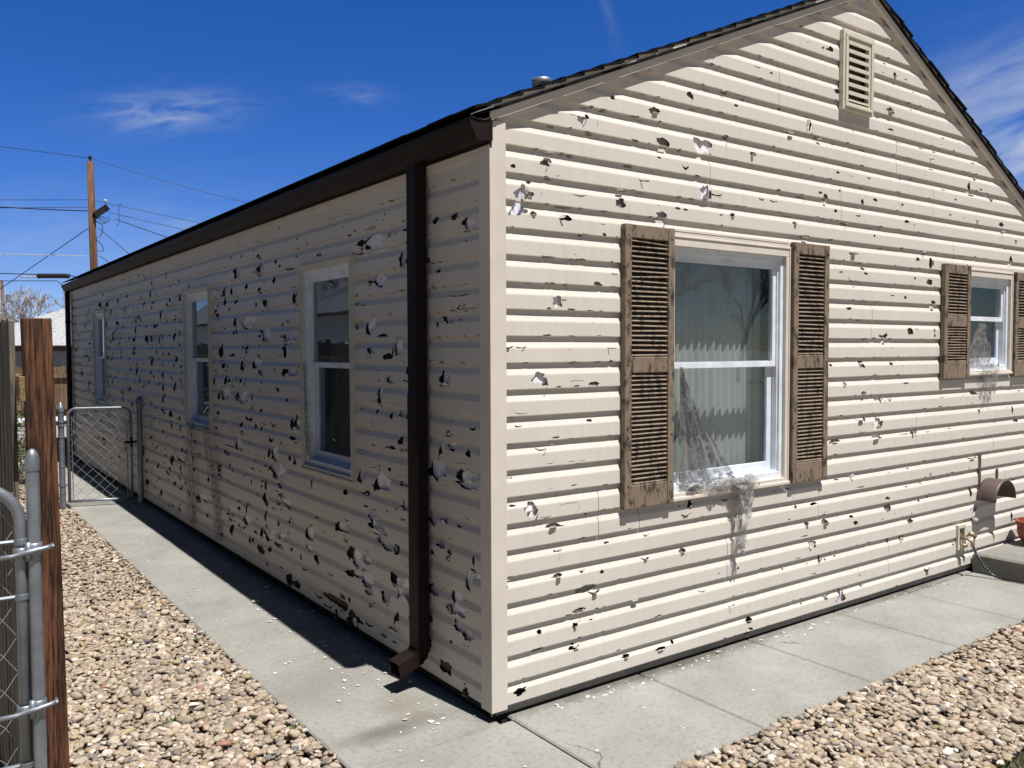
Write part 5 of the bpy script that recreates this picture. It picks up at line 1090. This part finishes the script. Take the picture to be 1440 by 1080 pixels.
# ---------------------------------------------------------------- poles and wires
POLE = wood_mat('utility_pole_wood', (.05,.022,.010), (.20,.095,.045), 5)
WIREM = mat('power_cable', (.012,.012,.014), .6)
PX, PY = 3.66, 31.9
pole = empty('utility_pole', (PX, PY, -.09), 'tall brown wooden utility pole rising behind the house roof', 'utility pole')
b = MB(); b.tube([(PX+.10,PY,-.09),(PX+.05,PY,4.5),(PX,PY,8.82)], .155, 14, r1=.115); b.build('pole', POLE, pole, smooth=True)
b = MB(); b.tube([(PX,PY,8.80),(PX,PY,8.98)], .025, 6); b.lathe((PX,PY,8.90), [(.03,0),(.075,.02),(.075,.05),(.04,.06),(.065,.08),(.05,.13),(0,.14)], 12); b.build('insulator', BLACK, pole)
b = MB(); b.box((PX+.02,PY-.20,6.86),(PX+.62,PY-.02,7.10), Matrix.Rotation(R(-38), 3, 'Y'), (PX+.30,PY-.1,6.98)); b.build('junction_box', BLACK, pole, bevel=.02)
b = MB(); b.tube([(PX+.48,PY-.1,7.20),(PX+.48,PY-.1,7.42)], .02, 6); b.lathe((PX+.48,PY-.1,7.38),[(.02,0),(.075,.01),(.075,.05),(.03,.07)],10); b.build('white_insulator', mat('porcelain', (.6,.6,.62), .3), pole)
b = MB(); rg = random.Random(4)
for i in range(6):
    p = [(PX+.12+.10*i*.8, PY-.15, 6.85-.02*i)]
    for k in range(1, 6): p.append((PX+.12+.10*i*.8+.09*math.sin(k*1.3+i), PY-.15, 6.85-.06*k-.05*rg.random()))
    b.tube(smoothp(p, 3), .011, 4)
b.tube(smoothp([(PX+.12,PY-.1,6.6),(PX+.35,PY-.1,6.45),(PX+.30,PY-.1,6.1),(PX+.12,PY-.1,5.95),(PX+.30,PY-.1,5.75),(PX+.36,PY-.1,5.5),(PX+.15,PY-.1,5.5)], 4), .013, 4)
b.tube(smoothp([(PX+1.0,PY-.3,7.32),(PX+.92,PY-.2,7.2),(PX+.92,PY-.2,6.6),(PX+.8,PY-.15,6.45)], 4), .012, 4)
b.build('cable_loop', WIREM, pole)
def ray(px, py, d):
    return CAM + (fw + rt*((px-720)/1184.8) - up*((py-540)/1184.8))*d
def wire(name, a, c, label, r=.012, ext=(0, 0), sag=.0, m=WIREM, group='overhead wires at the utility pole'):
    a, c = Vector(a), Vector(c); d = c-a; p0 = a-d*ext[0]; p1 = c+d*ext[1]; pts = []
    for i in range(17):
        t = i/16; q = p0.lerp(p1, t); q.z -= sag*4*t*(1-t); pts.append(q)
    b = MB(); b.tube(pts, r, 5); o = b.build(name, m, loc=pts[8]); tag(o, label, 'wire', group)
T0 = (PX, PY, 8.95)
wire('power_line', T0, (.95, 34.0, 9.42), 'topmost thin wire running left from the tip of the utility pole', .010, (0, 9))
wire('power_line', T0, (8.5, 28.5, 7.36), 'topmost thin wire running right from the pole tip down behind the roof', .010, (0, .4), .12)
wire('power_line', (PX, PY, 7.40), (.89, 34.0, 7.42), 'upper of the thin wires running left from the junction box height', .010, (0, 9), -.0)
wire('power_line', (PX, PY, 7.12), (.89, 34.0, 7.12), 'second thin wire running left from the junction box height', .010, (0, 9))
wire('power_line', (PX, PY, 6.98), (.89, 34.0, 7.38), 'thick black drop cable sagging left from the junction box height', .020, (0, 4), .35)
wire('power_line', (PX+.1, PY, 7.38), (6.95, 29.6, 6.54), 'upper of the thin wires running right from the junction box behind the roof', .010, (0, .6))
wire('power_line', (PX+.5, PY-.1, 6.98), (6.45, 29.9, 6.28), 'middle thin wire running right from the junction box behind the roof', .009, (0, .6))
wire('power_line', (PX+.8, PY-.2, 6.72), (5.75, 30.4, 6.08), 'black drop cable running right from the junction box behind the roof', .016, (0, .6))
wire('guy_wire', (PX, PY, 6.42), tuple(ray(5, 403, 36)), 'steep wire slanting down left from the middle of the utility pole', .016, (0, .6))
wire('guy_wire', (PX+.25, PY, 6.35), tuple(ray(185, 360, 31)), 'steep wire slanting down right from the middle of the utility pole', .013, (0, .6))
BRT = mat('bright_aluminium_cable', (.75,.77,.8), .35, .1, metal=.4)
wire('communication_line', tuple(ray(120, 360, 31.8)), tuple(ray(0, 357, 33)), 'bright silvery cable running left low on the utility pole', .020, (0, 5), .0, BRT)
wire('communication_line', tuple(ray(140, 360, 31.8)), tuple(ray(158, 372, 31)), 'short dark cable running right low on the utility pole', .013, (0, .6))
SPL = empty('hanging_cable', tuple(ray(75, 388, 17.5)), 'dark cable with a long black splice case hanging left of the gutter end', 'cable')
b = MB(); b.tube([ray(53, 389, 17.6), ray(55, 388, 17.6), ray(95, 388, 17.4), ray(97, 389, 17.4)], .050, 12); b.build('splice_case', WIREM, SPL, smooth=True)
b = MB(); b.tube([ray(-400, 380, 22), ray(0, 384.5, 18.2), ray(54, 386, 17.6), ray(96, 387, 17.4), ray(130, 394, 17.1), ray(200, 412, 16.6)], .010, 5)
b.tube([ray(-400, 392, 22), ray(0, 395, 18.2), ray(80, 395, 17.5), ray(92, 404, 17.4)], .008, 5); b.build('cable', WIREM, SPL)
b = MB(); b.tube([ray(30, 389.5, 18.2), ray(52, 389.5, 17.7)], .02, 6); b.build('cable_clamp', BRT, SPL)
P2 = ray(4, 440, 80)
p2 = empty('utility_pole', (P2.x, P2.y, -.09), 'short distant brown utility pole at the far left edge', 'utility pole')
b = MB(); b.tube([(P2.x,P2.y,-.09),(P2.x,P2.y,ray(4, 394, 80).z)], .17, 10, r1=.13); b.build('pole', POLE, p2, smooth=True)
b = MB(); b.lathe((P2.x+.5, P2.y, ray(4, 418, 80).z-.5), [(0,0),(.22,.02),(.22,.75),(0,.8)], 10); b.build('transformer', GALV, p2)
